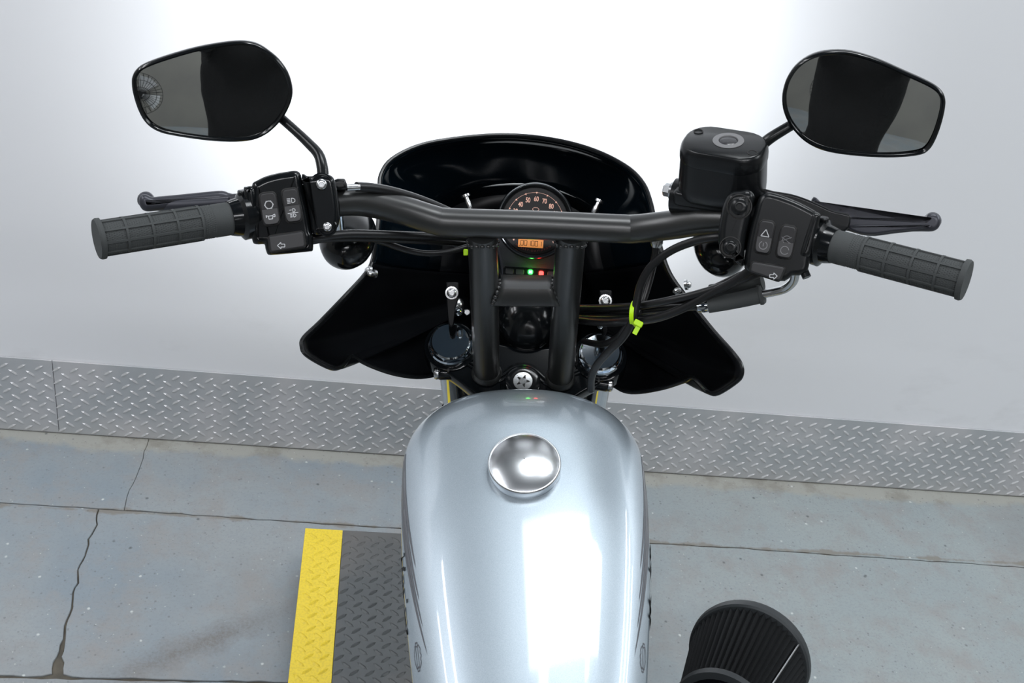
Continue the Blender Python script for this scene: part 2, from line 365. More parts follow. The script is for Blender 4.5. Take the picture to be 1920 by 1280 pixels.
_p = V((0, math.cos(RK), math.sin(RK))); su = V((0, -math.sin(RK), math.cos(RK)))
sx = V((1, 0, 0))*math.cos(ST) - _p*math.sin(ST); sf = V((1, 0, 0))*math.sin(ST) + _p*math.cos(ST); S0 = V((0, .3665, .897))
def S(a, b, c): return S0 + sx*a + sf*b + su*c
SM = Matrix.Identity(4)
for i in range(3): SM[i][0], SM[i][1], SM[i][2], SM[i][3] = sx[i], sf[i], su[i], S0[i]
def bolt(M, r, h, m, parent, name='bolt', socket=True, washer=0):
    g = G()
    if washer: g.lathe(M, [(washer, 0), (washer, .0012), (r*.9, .0014)], 20)
    g.lathe(M, [(r, 0), (r, h*.7), (r*.8, h*.95), (r*.5, h)] + ([(r*.42, h), (r*.42, h*.5)] if socket else []), 6 if name == 'hex_bolt' else 20)
    return g.build(name, m, parent, 50)

# ---- wheels
def wheel(Mw, R, rm, name):
    t = G(); prof = []
    n = 14
    for k in range(n+1):
        a = -math.pi*.5+math.pi*k/n - 0
        prof.append((R-rm+rm*math.cos(a), rm*1.0*math.sin(a)))
    prof = [(R-rm-.02, -rm*.72)]+prof+[(R-rm-.02, rm*.72)]
    t.lathe(Mw, prof, 56, False, False); o = t.build(name, tyre, moto)
    g = G(); g.lathe(Mw, [(R-rm-.005, -rm*.74), (R-rm-.03, -rm*.6), (R-rm-.034, 0), (R-rm-.03, rm*.6), (R-rm-.005, rm*.74)], 48, False, False)
    g.build('rim', gloss, o)
    for k in range(9):
        a = 2*math.pi*k/9; d = V((math.cos(a), math.sin(a), 0)); e = V((math.cos(a+.13), math.sin(a+.13), 0))
        q = G(); q.tube([Mw @ (d*.03), Mw @ (e*(R-rm-.03))], [.012, .009], 8); q.build('spoke', gloss, o)
    g = G(); g.lathe(Mw, [(.02, -.07), (.035, -.06), (.035, .06), (.02, .07)], 24); g.build('hub', alum, o)
    g = G(); g.lathe(Mw, [(.07, -.062), (.145, -.062), (.145, -.057), (.07, -.057)], 40, False, False); g.build('brake_disc', steel, o)
    return o
AX = S(0, .05, -.685)
wheel(frame(AX, sx, sf), .321, .048, 'front_wheel')
wheel(frame((0, -.754, .3225), (1, 0, 0), (0, 1, 0)), .318, .062, 'rear_wheel')
# ---- fork
for s in (-1, 1):
    g = G(); g.tube([S(s*.091, .045, -.015), S(s*.091, .045, -.46)], .0197, 24); f = g.build('fork_tube', chrome, moto)
    g = G(); g.lathe(frame(S(s*.091, .045, -.72), su), [(.018, 0), (.024, .01), (.025, .27), (.022, .285), (.0205, .29)], 24); g.build('fork_slider', gloss, moto)
    g = G(); g.tube([S(s*.091, .045, -.25), S(s*.091, .045, -.215)], .0245, 20); g.build('lower_clamp', satin, moto)
    g = G(); g.tube([S(s*.091, .045, -.052), S(s*.091, .045, -.040)], .0213, 20, caps=False)
    g.box(frame(S(s*.085, .022, -.046), su, sx), .016, .010, .013, .002); g.build('cable_clip', hose, f)
g = G(); g.tube([S(-.091, .045, -.232), S(.091, .045, -.232)], .018, 12); g.tube([S(0, 0, -.25), S(0, 0, -.03)], .030, 24); g.build('steering_stem', satin, moto)
g = G()
fr = []
for k in range(13):
    a = rad(20+140*k/12); d = sf*math.cos(a)+su*math.sin(a)
    fr.append([AX+d*.345+sx*(.062*x)-d*(.022*x*x) for x in (-1, -.8, -.5, -.2, .2, .5, .8, 1)])
g.loft(fr, False, False, False); o = g.build('front_fender', gloss, moto); md = o.modifiers.new('s', 'SOLIDIFY'); md.thickness = .003
# ---- top clamp
top_clamp = None
g = G()
TH = .026
for s in (-1, 1):
    Mb = SM @ Matrix.Translation((s*.091, .042, 0)); g.lathe(Mb, [(.031, -TH-.004), (.0335, -TH), (.0335, -.004), (.0325, -.001), (.030, .0), (.028, .0015), (.024, .0015)], 40)
arm = [(-.122, .046), (-.112, .068), (-.091, .072), (-.06, .060), (-.03, .052), (0, .050), (.03, .052), (.06, .060), (.091, .072), (.112, .068), (.122, .046), (.112, .018), (.088, .004), (.068, -.010), (.048, -.028), (.036, -.048), (0, -.058), (-.036, -.048), (-.048, -.028), (-.068, -.010), (-.088, .004), (-.112, .018)]
g.prism(SM, sm(arm), -TH, -.003, .004, back=.003)
g.lathe(SM, [(.030, -TH), (.030, -.006), (.028, -.003), (.0230, -.003), (.0225, -.004), (.016, -.004)], 40)
top_clamp = g.build('top_clamp', clampm, moto, 30)
def ridge(pts, r=.0019):
    q = G(); q.tube([SM @ V((a, b, -.0028)) for a, b in pts], r, 8, smooth=4); q.build('ridge', gloss, top_clamp)
for hp in ([(.072, .026), (.050, .0135), (.037, .0060), (.030, .0060), (.0235, .0105), (.0125, .0195)], [(.072, .0215), (.050, .0088), (.037, .0008), (.029, .0004), (.0200, .0065), (.0105, .0148)]):
    ridge(hp + [(0, hp[-1][1]+.0034)] + [(-a, b) for a, b in hp[::-1]])
g = G(); g.lathe(SM, [(.0215, -.001), (.0215, .0015), (.0195, .003), (.014, .003)], 40); g.build('stem_collar', gloss, top_clamp)
g = G(); g.lathe(SM, [(.0122, .0), (.0122, .0030), (.0115, .0042), (.0055, .0044)], 36); g.lathe(SM, [(.0055, .0044), (.0050, .0020), (.001, .0020)], 6); g.build('stem_nut', steel, top_clamp)
g = G()
for k in range(5):
    a = 2*math.pi*k/5; g.tube([SM @ V((.0045*math.cos(a), .0045*math.sin(a), .0046)), SM @ V((.0080*math.cos(a), .0080*math.sin(a), .0046))], [.0016, .0005], 6)
g.build('stem_nut_socket', dark, top_clamp)
for s in (-1, 1):
    Mc = SM @ Matrix.Translation((s*.091, .042, .0))
    g = G(); g.lathe(Mc, [(.0275, .0), (.0275, .004), (.026, .006)], 36); g.lathe(Mc @ Matrix.Rotation(.3, 4, 'Z'), [(.0262, .005), (.0262, .0105), (.0245, .0125)], 6)
    g.lathe(Mc, [(.0243, .0105), (.0243, .0122), (.0225, .0135), (.001, .0137)], 40); g.build('fork_cap', chrome, moto, 25)
    # pinch boss with its silver bolt end at the rear outer side of each fork
    pb = G(); pc = S(s*.1005, .010, -.012); pd = (sx*s*.97-sf*.12).normalized()
    pb.lathe(frame(pc-pd*.020, pd), [(.0075, 0), (.0085, .002), (.0085, .021), (.0078, .023)], 20); pb.box(frame(pc-pd*.012+sf*.008, su, sx), .018, .020, .018, .003); pb.build('pinch_boss', gloss, top_clamp)
    q = G(); q.lathe(frame(pc+pd*.003, pd), [(.0075, 0), (.0078, .003), (.0065, .0055), (.003, .0062)], 20); q.build('pinch_bolt', steel, top_clamp)
    sl = G(); sl.box(frame(S(s*.091, .0095, -.012), sf, sx), .0022, .024, .004); sl.build('clamp_slit', dark, top_clamp, smooth=False)

# ---- handlebar with welded risers and a brace plate
bar = [(186, 447.5, 1.03), (310, 428, 1.06), (436, 409, 1.09), (560, 391, 1.12), (640, 378, 1.145), (690, 379, 1.16), (755, 394, 1.176), (812, 411.5, 1.186), (848, 417, 1.188), (1010, 422, 1.187), (1155, 428.5, 1.185), (1192, 429, 1.184), (1260, 421.5, 1.168), (1330, 413, 1.143), (1400, 419, 1.12), (1558, 460, 1.075), (1680, 491, 1.045), (1811, 525.5, 1.015)]
br = [.0125, .0125, .0125, .0128, .0145, .0150] + [.0150]*6 + [.0150, .0146, .0128, .0125, .0125, .0125]
g = G(); g.tube(Bs(bar), br, 28, smooth=5); handlebar = g.build('handlebar', barblk, moto, 60)
RT = {}
for s, (tx, bx) in ((-1, (904.5, 915)), (1, (1072, 1057))):
    t = B(tx, 427, 1.187); b = S(s*.0445, .010, -.003); RT[s] = (t, b)
    g = G(); g.tube([b, b+(t-b)*.05, t-(t-b)*.03], .0158, 28)
    g.lathe(frame(b, (t-b)), [(.0185, -.001), (.0180, .003), (.0160, .006)], 28)
    g.build('riser', barblk, handlebar, 40)
    q = G()
    for k in range(17):                                        # rippled weld bead round the top of the riser
        a = 2*math.pi*k/16; f = frame(t-(t-b).normalized()*.0165, t-b); q.ball(f @ V((.0158*math.cos(a), .0158*math.sin(a), -.0045*math.cos(2*a))), .0024, 6)
    q.build('weld_bead', barblk, handlebar)
prof = [(520, 1.300), (526, 1.278), (534, 1.262), (543, 1.2555), (556, 1.257), (569, 1.262), (570, 1.285)]
def bx(py, s): t = max(0, min(1, (py-532)/38)); return (939-14*t) if s < 0 else (1034+17*t)
rings = [[B(bx(py, -1)+(bx(py, 1)-bx(py, -1))*k/8, py+.03*(k-4)*4, z) for k in range(9)] for py, z in prof]
g = G(); g.loft(rings, False, False, False); o = g.build('brace_plate', barblk, handlebar, 50); md = o.modifiers.new('s', 'SOLIDIFY'); md.thickness = .003
for s in (-1, 1):
    q = G()
    for py, z in [(527, 1.275), (533, 1.261), (540, 1.255), (548, 1.2535), (556, 1.255), (563, 1.258), (569, 1.262)]: q.ball(B(bx(py, s)+s*1.5, py, z), .0028, 7)
    q.build('weld_bead', barblk, handlebar)

# ---- grips: waffle pattern of raised ribs on a knurled barrel
def grip(pi, po, name, word=None):
    a = V(pi); d = V(po)-a; L = d.length; d.normalize(); M = frame(a, d, (0, -.3, 1)); r = .0155
    g = G(); g.lathe(M, [(.0138, -.002), (.0158, 0), (.0158, L*.13), (r, L*.135), (r, L*.955), (.0186, L*.96), (.0188, L*.985), (.0178, L)], 40)
    gp = g.build(name, rubber, moto, 30)
    q = G(); rr = r+.0013; w = .0011
    for fz in (.245, .43, .615, .80): q.lathe(M, [(r-.001, L*fz-w-.0004), (rr, L*fz-w), (rr, L*fz+w), (r-.001, L*fz+w+.0004)], 40, False, False)
    for k in range(9):
        an = 2*math.pi*(k+.35)/9; c, s_ = math.cos(an), math.sin(an); t = V((-s_, c, 0)); e = V((c, s_, 0)); hw = .0013
        z0, z1 = L*.245, L*.957
        vs = [M @ (e*(r-.001)+t*hw+V((0, 0, z0))), M @ (e*rr+t*hw*.8+V((0, 0, z0))), M @ (e*rr-t*hw*.8+V((0, 0, z0))), M @ (e*(r-.001)-t*hw+V((0, 0, z0)))]
        ve = [v+d*(z1-z0) for v in vs]; q.loft([vs, ve])
    q.build('raised_rib', rubber, gp, smooth=False)
    q = G()                                                    # knurl: small pyramids between the ribs, on the side towards the rider and round the collar
    for i in range(46):
        for j in range(48):
            z = L*(.145+.81*(i+.5)/46); an = 2*math.pi*(j+(.5 if i % 2 else 0))/48; c, s_ = math.cos(an), math.sin(an)
            e = V((c, s_, 0)); t = V((-s_, c, 0)); h = .0005; u = .00085; o = e*(r-.0001)+V((0, 0, z))
            q.add([M @ (o+t*u), M @ (o+V((0, 0, u*1.1))), M @ (o-t*u), M @ (o-V((0, 0, u*1.1))), M @ (o+e*h)], [(0, 1, 4), (1, 2, 4), (2, 3, 4), (3, 0, 4)])
    tag(q.build('knurling', rubber, gp, smooth=False), kind='stuff')
    if word:
        for wd, a0, zf in word:
            vs, fs = text2d(wd, .0068, .0001)
            q = G(); q.add([M @ V((.0160*math.cos(a0+x/.0158), .0160*math.sin(a0+x/.0158), L*zf+y*.9)) for x, y, _ in vs], fs); q.build('raised_lettering', rubber, gp, smooth=False)
    return gp
tag(grip(B(432, 409.5, 1.089), B(181, 448.3, 1.029), 'grip'), 'grip on the clutch side')
tag(grip(B(1562, 461, 1.074), B(1813, 526, 1.015), 'grip', [('HARLEY', math.pi*.62, .06)]), 'grip on the throttle side')
def collar(pi, po, name='throttle_collar'):
    a = V(pi); d = V(po)-a; L = d.length; M = frame(a, d)
    g = G(); g.lathe(M, [(.018, -.004), (.0195, 0), (.0195, L*.28), (.0222, L*.30), (.0225, L*.52), (.0205, L*.58), (.0185, L*.64), (.0178, L*.8), (.0165, L)], 36); o = g.build(name, gloss, moto, 30)
    q = G(); q.box(frame(M @ V((0, .0215, L*.41)), M.to_3x3() @ V((0, 1, 0)), d), .008, .009, .008, .0015); q.build('stop_tab', gloss, o); return o
collar(B(478, 402.5, 1.10), B(430, 409.7, 1.088)); collar(B(1520, 450, 1.086), B(1565, 461.5, 1.073))

# ---- switch housings
def rocker(P, corners, parent, h=.0035, k=1., ox=0, oy=0):
    q = [V((*P.uv(x/k+ox, y/k+oy), 0)) for x, y in corners]   # top-left, top-right, bottom-right, bottom-left
    c = sum(q, V())/4; vx = ((q[1]-q[0])+(q[2]-q[3]))/2; vy = ((q[0]-q[3])+(q[1]-q[2]))/2; w, hh = vx.length, vy.length; ey = vy.normalized()
    M = P.M @ Matrix.Translation(c) @ Matrix.Rotation(math.atan2(ey.y, ey.x)-math.pi/2, 4, 'Z')
    g = G(); g.prism(M, rrect(w*1.13, hh*1.08, w*.33), -.003, .0010, .0008); g.build('switch_recess', dark, parent)
    g = G()
    for s in (1, -1):
        Mh = M @ Matrix.Rotation(rad(7*s), 4, 'X')
        pl = [(w*.5*x, hh*.5*y*s) for x, y in ((-1, .0), (1, .0), (1, .55), (.93, .82), (.72, .97), (.4, 1), (-.4, 1), (-.72, .97), (-.93, .82), (-1, .55))]
        g.prism(Mh, pl, -.002, h, .0009)
    return g.build('rocker_switch', plast, parent, 25), M, w, hh
def icon(M, polys, parent, h, m=printw):
    g = G()
    for p in polys: g.prism(M, p, h-.0004, h+.00025)
    return g.build('switch_symbol', m, parent, smooth=False)
def ring(r, t, n=24, a0=0, a1=360):
    out = []
    for k in range(n):
        a, b = rad(a0+(a1-a0)*k/n), rad(a0+(a1-a0)*(k+1)/n)
        out.append([(r*math.cos(a), r*math.sin(a)), (r*math.cos(b), r*math.sin(b)), ((r-t)*math.cos(b), (r-t)*math.sin(b)), ((r-t)*math.cos(a), (r-t)*math.sin(a))])
    return out
def ln(x0, y0, x1, y1, t):
    d = V((x1-x0, y1-y0)); n = V((-d.y, d.x)).normalized()*t/2; return [(x0+n.x, y0+n.y), (x0-n.x, y0-n.y), (x1-n.x, y1-n.y), (x1+n.x, y1+n.y)]
def path(pts, t): return [ln(*a, *b, t) for a, b in zip(pts, pts[1:])]
def arrow(d, s, t):
    p = [(-1*d, .0), (-.1*d, .85), (-.1*d, .38), (.9*d, .38), (.9*d, -.38), (-.1*d, -.38), (-.1*d, -.85), (-1*d, 0)]
    return path([(x*s, y*s) for x, y in p], t)
# left
K1 = dict(k=5.565, ox=440, oy=300)
PL = Plane(535, 400, 1.088)
g = G(); hl_out = [(185, 240), (230, 212), (290, 180), (350, 158), (420, 140), (490, 125), (560, 115), (620, 108), (655, 112), (685, 135), (702, 200), (725, 340), (750, 460), (775, 580), (800, 735), (818, 775), (822, 860), (818, 942), (790, 955), (700, 965), (600, 975), (500, 985), (400, 992), (348, 990), (330, 960), (318, 920), (308, 880), (250, 882), (196, 872), (180, 830), (165, 760), (150, 690), (140, 640), (150, 560), (165, 420), (170, 320)]
g.prism(PL.M, sm(PL.out(hl_out, **K1), 2), -.052, 0, .0065, 5, back=.008); hs = g.build('switch_housing', gloss, moto, 40); tag(hs, 'switch housing on the clutch side')
g = G(); fl = [(92, 290), (120, 278), (175, 268), (215, 300), (235, 450), (245, 640), (235, 670), (180, 680), (140, 660), (120, 560), (100, 420)]
g.prism(PL.M, sm(PL.out(fl, **K1), 2), -.046, .0015, .005, 4, back=.006); g.build('housing_flange', gloss, hs)
for cs, ic in ((((255, 352), (420, 330), (480, 662), (302, 690)), 0), (((487, 312), (650, 290), (706, 632), (540, 660)), 1)):
    o, M, w_, h_ = rocker(PL, cs, hs, **K1)
    Mu = M @ Matrix.Rotation(rad(7), 4, 'X'); Md = M @ Matrix.Rotation(rad(-7), 4, 'X')
    if ic == 0:
        icon(Mu @ Matrix.Translation((0, h_*.14, 0)), ring(.0040, .0008)+[ln(.0044*math.cos(rad(a)), .0044*math.sin(rad(a)), .0036*math.cos(rad(a)), .0036*math.sin(rad(a)), .0012) for a in range(0, 360, 60)], hs, .0035)
        icon(Md @ Matrix.Translation((0, -h_*.26, 0)), path([(-.004, .0012), (-.002, .0008), (.0015, .0008), (.004, .002), (.004, -.0005), (.0015, -.0002), (.0015, -.0022), (-.002, -.0022), (-.002, .0008)], .0007)+[ln(-.004, .0018, -.004, -.0006, .0008)], hs, .0035)
    else:
        icon(Mu @ Matrix.Translation((0, h_*.16, 0)), path([(.0005, .0022), (.002, .002), (.0036, .001), (.0036, -.001), (.002, -.002), (.0005, -.0022), (.0005, .0022)], .0007)+[ln(-.0038, y, -.0006, y, .0007) for y in (-.0021, -.0007, .0007, .0021)], hs, .0035)
        icon(Md @ Matrix.Translation((0, -h_*.24, 0)), path([(.0002, .004), (.002, .0036), (.0026, .0024), (.0016, .001), (.0002, .0008), (.0002, .004)], .0006)+path([(.0002, -.001), (.002, -.0014), (.0026, -.0026), (.0016, -.0038), (.0002, -.004), (.0002, -.001)], .0006)+[ln(-.005, 0, .005, 0, .0006)]+[ln(-.003, y, -.0008, y, .0006) for y in (-.0036, -.0025, -.0014, .003)], hs, .0035)
def turn_switch(P, quad, d, ap, parent, K):
    pts = []
    n = len(quad)
    for i in range(n):
        a, b, c = [V((*P.uv(x/K['k']+K['ox'], y/K['k']+K['oy']), 0)) for x, y in (quad[i-1], quad[i], quad[(i+1) % n])]
        for t in (0, .33, .67, 1):
            p = (b+(a-b).normalized()*.003)*(1-t)**2+b*2*t*(1-t)+(b+(c-b).normalized()*.003)*t*t; pts.append((p.x, p.y))
    g = G(); g.prism(P.M, offset(ccw(pts), -.0011), -.004, .0008, .0006); g.build('switch_recess', dark, parent)
    g = G(); g.prism(P.M, pts, -.003, .0050, .0016, 4); g.build('turn_signal_switch', plast, parent)
    icon(P.at(ap[0]/K['k']+K['ox'], ap[1]/K['k']+K['oy']), arrow(d, .0036, .0007), parent, .0050)
turn_switch(PL, [(352, 795), (712, 742), (742, 905), (372, 965)], 1, (487, 890), hs, K1)
# left clamp of the clutch lever perch
g = G(); cl = [(712, 150), (735, 158), (760, 172), (830, 168), (868, 150), (905, 142), (950, 150), (995, 160), (1030, 188), (1052, 250), (1066, 330), (1080, 440), (1090, 560), (1088, 640), (1075, 690), (1040, 735), (1000, 755), (950, 765), (880, 772), (830, 768), (806, 735), (795, 640), (775, 520), (755, 400), (735, 290), (715, 210)]
g.prism(PL.M, offset(ccw(sm(PL.out(cl, **K1), 2)), -.0006), -.050, .002, .006, 5, back=.008); lp = g.build('lever_perch', gloss, moto, 40); tag(lp, 'clutch lever perch clamp')
g = G(); g.prism(PL.M, sm(PL.out([(1040, 200), (1140, 185), (1170, 200), (1190, 270), (1170, 300), (1050, 300)], **K1), 2), -.045, -.022, .003); g.build('perch_arm', satin, lp)
g = G(); g.tube([B(650, 352, 1.125), B(674, 350.5, 1.13)], .0034, 12); g.build('cable_ferrule', steel, lp)
for px, py, r in ((602.5, 345.5, .0085), (613.5, 425, .0072)):
    M = PL.at(px, py, .0005); q = G(); q.lathe(M, [(r*1.3, -.004), (r*1.3, .0008), (r*1.15, .0014), (r*1.0, .0003)], 24); q.build('bolt_seat', gloss, lp)
    bolt(PL.at(px, py, .0015), r*.62, .004, steel, lp)
# right
K2 = dict(k=4., ox=1220, oy=240)
PR = Plane(1468, 440, 1.068)
hr_out = [(838, 492), (870, 482), (905, 482), (1000, 510), (1060, 533), (1120, 560), (1165, 582), (1205, 605), (1245, 628), (1262, 645), (1266, 670), (1258, 720), (1240, 800), (1220, 880), (1198, 965), (1186, 1030), (1178, 1075), (1158, 1104), (1110, 1108), (1062, 1108), (1045, 1128), (1005, 1150), (960, 1156), (900, 1136), (830, 1112), (770, 1090), (722, 1076), (702, 1050), (700, 1000), (708, 940), (725, 850), (745, 750), (768, 650), (795, 560), (815, 515)]
g = G(); g.prism(PR.M, sm(PR.out(hr_out[:19:2]+hr_out[19::2], **K2), 2), -.052, 0, .0055, 5, back=.006); hs = g.build('switch_housing', satin, moto, 40); tag(hs, 'switch housing on the throttle side')
g = G(); g.prism(PR.M, sm(PR.out([(1205, 640), (1235, 628), (1268, 640), (1275, 665), (1255, 760), (1225, 880), (1195, 960), (1150, 975), (1112, 955), (1120, 900), (1155, 790), (1190, 680)], **K2), 2), -.046, .0015, .005, 4, back=.006); g.build('housing_flange', satin, hs)
for cs, ic in ((((820, 688), (938, 706), (888, 946), (778, 930)), 0), (((982, 722), (1100, 746), (1048, 984), (940, 962)), 1)):
    o, M, w_, h_ = rocker(PR, cs, hs, **K2)
    Mu = M @ Matrix.Rotation(rad(7), 4, 'X'); Md = M @ Matrix.Rotation(rad(-7), 4, 'X')
    if ic == 0:
        icon(Mu @ Matrix.Translation((0, h_*.13, 0)), path([(0, .0037), (.0038, -.0028), (-.0038, -.0028), (0, .0037)], .0008), hs, .0035)
        icon(Md @ Matrix.Translation((0, -h_*.27, 0)), ring(.0040, .0007, 22, 115, 425)+[ln(0, .0024, 0, -.001, .0007)], hs, .0035, offp := mat('dim_print', (.16, .16, .17), .5))
    else:
        icon(Mu @ Matrix.Translation((0, h_*.08, 0)), ring(.0040, .0006, 22, 30, 330)+path([(-.005, -.002), (.004, .003)], .0006)+path([(-.005, .002), (.004, -.003)], .0006), hs, .0035, offp)
        icon(Md @ Matrix.Translation((0, -h_*.28, 0)), ring(.0040, .0006, 22, 10, 330), hs, .0035, offp)
turn_switch(PR, [(762, 1000), (1012, 1045), (968, 1150), (742, 1076)], -1, (920, 1108), hs, K2)
g = G(); cl = [(575, 512), (595, 492), (625, 478), (680, 472), (720, 464), (752, 478), (772, 512), (765, 560), (745, 650), (728, 720), (712, 790), (698, 880), (690, 960), (688, 1030), (665, 1020), (640, 1000), (600, 965), (560, 930), (530, 900), (514, 868), (510, 800), (518, 720), (530, 650), (548, 580)]
g.prism(PR.M, offset(ccw(sm(PR.out(cl, **K2), 2)), -.0006), -.050, .004, .007, 5, back=.008); lpr = g.build('lever_perch', satin, moto, 40); tag(lpr, 'brake lever perch clamp')
for px, py, r in ((1386.5, 387.5, .0105), (1369.5, 463.5, .0092)):
    q = G(); q.lathe(PR.at(px, py, .003), [(r*1.12, -.006), (r*1.12, .0012), (r*1.02, .0014), (r*.95, .0003)], 24); q.build('bolt_seat', dark, lpr)
    bolt(PR.at(px, py, .002), r*.72, .005, satin, lpr)
g = G(); g.tube([B(1504, 500, 1.075), B(1513, 520, 1.072)], .0042, 12); g.build('housing_stud', satin, hs)
for a_, b_, m_ in ((B(660, 378, 1.145), B(540, 394, 1.115), gloss), (B(1335, 413.5, 1.14), B(1490, 443, 1.095), satin)):
    g = G(); g.tube([a_.lerp(b_, .32), a_.lerp(b_, .72)], .0225, 24); g.build('housing_sleeve', m_, moto)
# ---- levers
PLV = Plane(350, 380, 1.125)
lv = [(1705, 205), (1620, 175), (1540, 170), (1400, 183), (1200, 203), (1000, 223), (850, 236), (780, 243), (735, 225), (705, 212), (665, 212), (635, 235), (622, 280), (628, 330), (650, 375), (690, 405), (760, 410), (900, 395), (1200, 360), (1500, 330), (1640, 300), (1750, 290), (1900, 290), (1900, 200)]
g = G(); g.prism(PLV.M, sm(PLV.out(lv, 6.19, 160, 330), 2), -.006, .007, .006, 4, back=.005); lev = g.build('clutch_lever', leverm, moto, 50)
g = G(); g.ball(B(274, 375, 1.126), .0085, 16); g.tube(Bs([(274, 377, 1.126), (300, 385, 1.120), (360, 383, 1.118), (430, 378, 1.116)]), [.0075, .0055, .0050, .0045], 12, smooth=3); g.build('lever_blade', leverm, lev)
PRV = Plane(1660, 415, 1.115)
lv = [(-120, -40), (-60, -60), (0, 8), (45, 50), (100, 90), (170, 118), (250, 128), (450, 130), (680, 143), (900, 158), (1100, 172), (1240, 180), (1258, 150), (1290, 128), (1335, 122), (1385, 135), (1420, 170), (1432, 215), (1422, 270), (1395, 312), (1350, 338), (1290, 346), (1100, 346), (830, 375), (640, 400), (480, 385), (330, 340), (200, 320), (50, 300), (-120, 250)]
g = G(); g.prism(PRV.M, sm(PRV.out(lv, 6.4, 1540, 380), 2), -.006, .006, .0045, 4, back=.005); lev = g.build('brake_lever', leverm, moto, 50)
g = G(); g.ball(B(1748, 414, 1.112), .0085, 16); bl = [(325, 268), (700, 262), (1000, 268), (1250, 262), (1330, 280), (1250, 305), (1100, 325), (830, 352), (640, 380), (480, 372), (360, 330)]
g.prism(PRV.M, sm(PRV.out(bl, 6.4, 1540, 380), 2), .004, .0085, .002); g.build('lever_blade', leverm, lev)
PRA = Plane(1480, 380, 1.125)
g = G(); g.prism(PRA.M, sm(PRA.out([(1415, 352), (1450, 358), (1485, 364), (1515, 374), (1540, 385), (1560, 394), (1582, 399), (1594, 404), (1592, 425), (1575, 436), (1520, 430), (1470, 400), (1415, 385)]), 3), -.008, .0035, .002, back=.003); g.build('lever_arm', satin, lev)
# ---- front brake master cylinder
e1 = (B(1425, 303, 1.085)-B(1260, 276, 1.118)).normalized(); e3 = V((0, -.10, 1)); e3 = (e3-e1*e3.dot(e1)).normalized()
MR = frame(B(1338, 349, 1.103), e3, e1) @ Matrix.Translation((0, .029, 0))
g = G(); rr_ = lambda k, ky=1: [(x*k, y*k*ky) for x, y in rrect(.0835, .058, .024, 6)]
g.loft([[MR @ V((x, y, z)) for x, y in rr_(k)] for k, z in ((.93, -.026), (1.0, -.022), (1.01, -.010), (.985, .0155))]); mc = g.build('master_cylinder', satin, moto, 40)
g = G(); g.loft([[MR @ V((x, y, z)) for x, y in rr_(k)] for k, z in ((.99, .0158), (1.0, .017), (1.0, .024), (.985, .0285), (.95, .0315), (.90, .0328))]); g.build('reservoir_lid', satin, mc, 40)
Mt = MR @ Matrix.Translation((.003, .003, .0329))
g = G(); g.lathe(Mt, [(.0150, 0), (.0150, .0006), (.0095, .0008), (.0090, -.0002)], 32, False, False); g.build('sight_glass_ring', mat('ring_grey', (.16, .16, .165), .5), mc)
g = G(); g.lathe(Mt, [(.0090, -.0005), (.0075, .0006), (.001, .0009)], 28); g.build('sight_glass', offl, mc)
for x, y in ((-.030, .012), (.031, -.012)):
    q = G(); q.lathe(MR @ Matrix.Translation((x, y, .0328)), [(.0048, -.001), (.0048, .0004), (.0040, .0004), (.0034, -.001)], 18); q.build('lid_screw', dark, mc)
g = G(); g.tube([MR @ V((-.048, -.004, -.034)), MR @ V((.046, -.004, -.034))], .0175, 24); g.box(MR @ Matrix.Translation((-.006, -.004, -.026)), .076, .040, .016, .004); g.build('cylinder_bore', satin, mc)
Mh = frame(MR @ V((-.048, -.006, -.028)), -e1)
g = G(); g.lathe(Mh, [(.0085, 0), (.0085, .003)], 20); g.lathe(Mh, [(.0068, .003), (.0068, .009), (.0058, .0102)], 6); g.build('banjo_bolt', steel, mc, 20)
# ---- mirrors
def mirror(out, k, ox, oy, cpx, cpy, z, aim, stem, sr, name, label):
    c = B(cpx, cpy, z); n = ((CAM-c).normalized()+(aim-c).normalized()).normalized(); P = Plane(cpx, cpy, z, n)
    poly = ccw(sm(P.out(out, k, ox, oy), 3)); M = P.M
    def rg(d, h): return [M @ V((x, y, h)) for x, y in offset(poly, d)]
    def sc(f, h): return [M @ V((x*f, y*f, h)) for x, y in poly]
    g = G(); g.loft([rg(.0042, -.0015), rg(.0036, .0012), rg(.0022, .0022), rg(.0006, .0012), rg(0, -.002), rg(.0006, -.008), sc(.94, -.016), sc(.82, -.025), sc(.6, -.031), sc(.3, -.034)], cap0=False)
    sh = g.build(name, gloss, moto, 50); tag(sh, label)
    g = G(); ins = offset(poly, .0040); R = 1.2; rings = []
    for f in (1, .85, .7, .55, .4, .25, .1): rings.append([M @ V((x*f, y*f, -.0035-((x*f)**2+(y*f)**2)/(2*R)+.0028)) for x, y in ins])
    rings = [[q for q in r] for r in rings]
    g.loft(rings, cap0=False); g.build('mirror_glass', mirrorm, sh, 60)
    g = G(); g.tube(Bs(stem), sr, 16, smooth=5); g.build('mirror_stem', leverm if 0 else satin, sh); return sh
mo_l = [(247, 290), (250, 268), (262, 242), (290, 215), (350, 188), (450, 155), (560, 125), (680, 103), (770, 95), (830, 102), (870, 117), (915, 147), (960, 187), (1000, 245), (1020, 310), (1020, 360), (1005, 410), (975, 465), (935, 510), (890, 545), (830, 570), (750, 579), (650, 576), (550, 565), (450, 549), (390, 535), (340, 510), (305, 475), (280, 430), (262, 380), (250, 330)]
mirror(mo_l, 2.56, 150, 40, 400, 172, 1.10, MB.inverted() @ V((-.37, -1.5, 1.13)), [(606, 336, 1.105), (604, 312, 1.107), (597, 289, 1.112), (578, 268, 1.120), (556, 247, 1.128), (520, 215, 1.135)], [.0056, .0056, .0053, .0050, .0047, .0047], 'mirror', 'mirror on the clutch side')
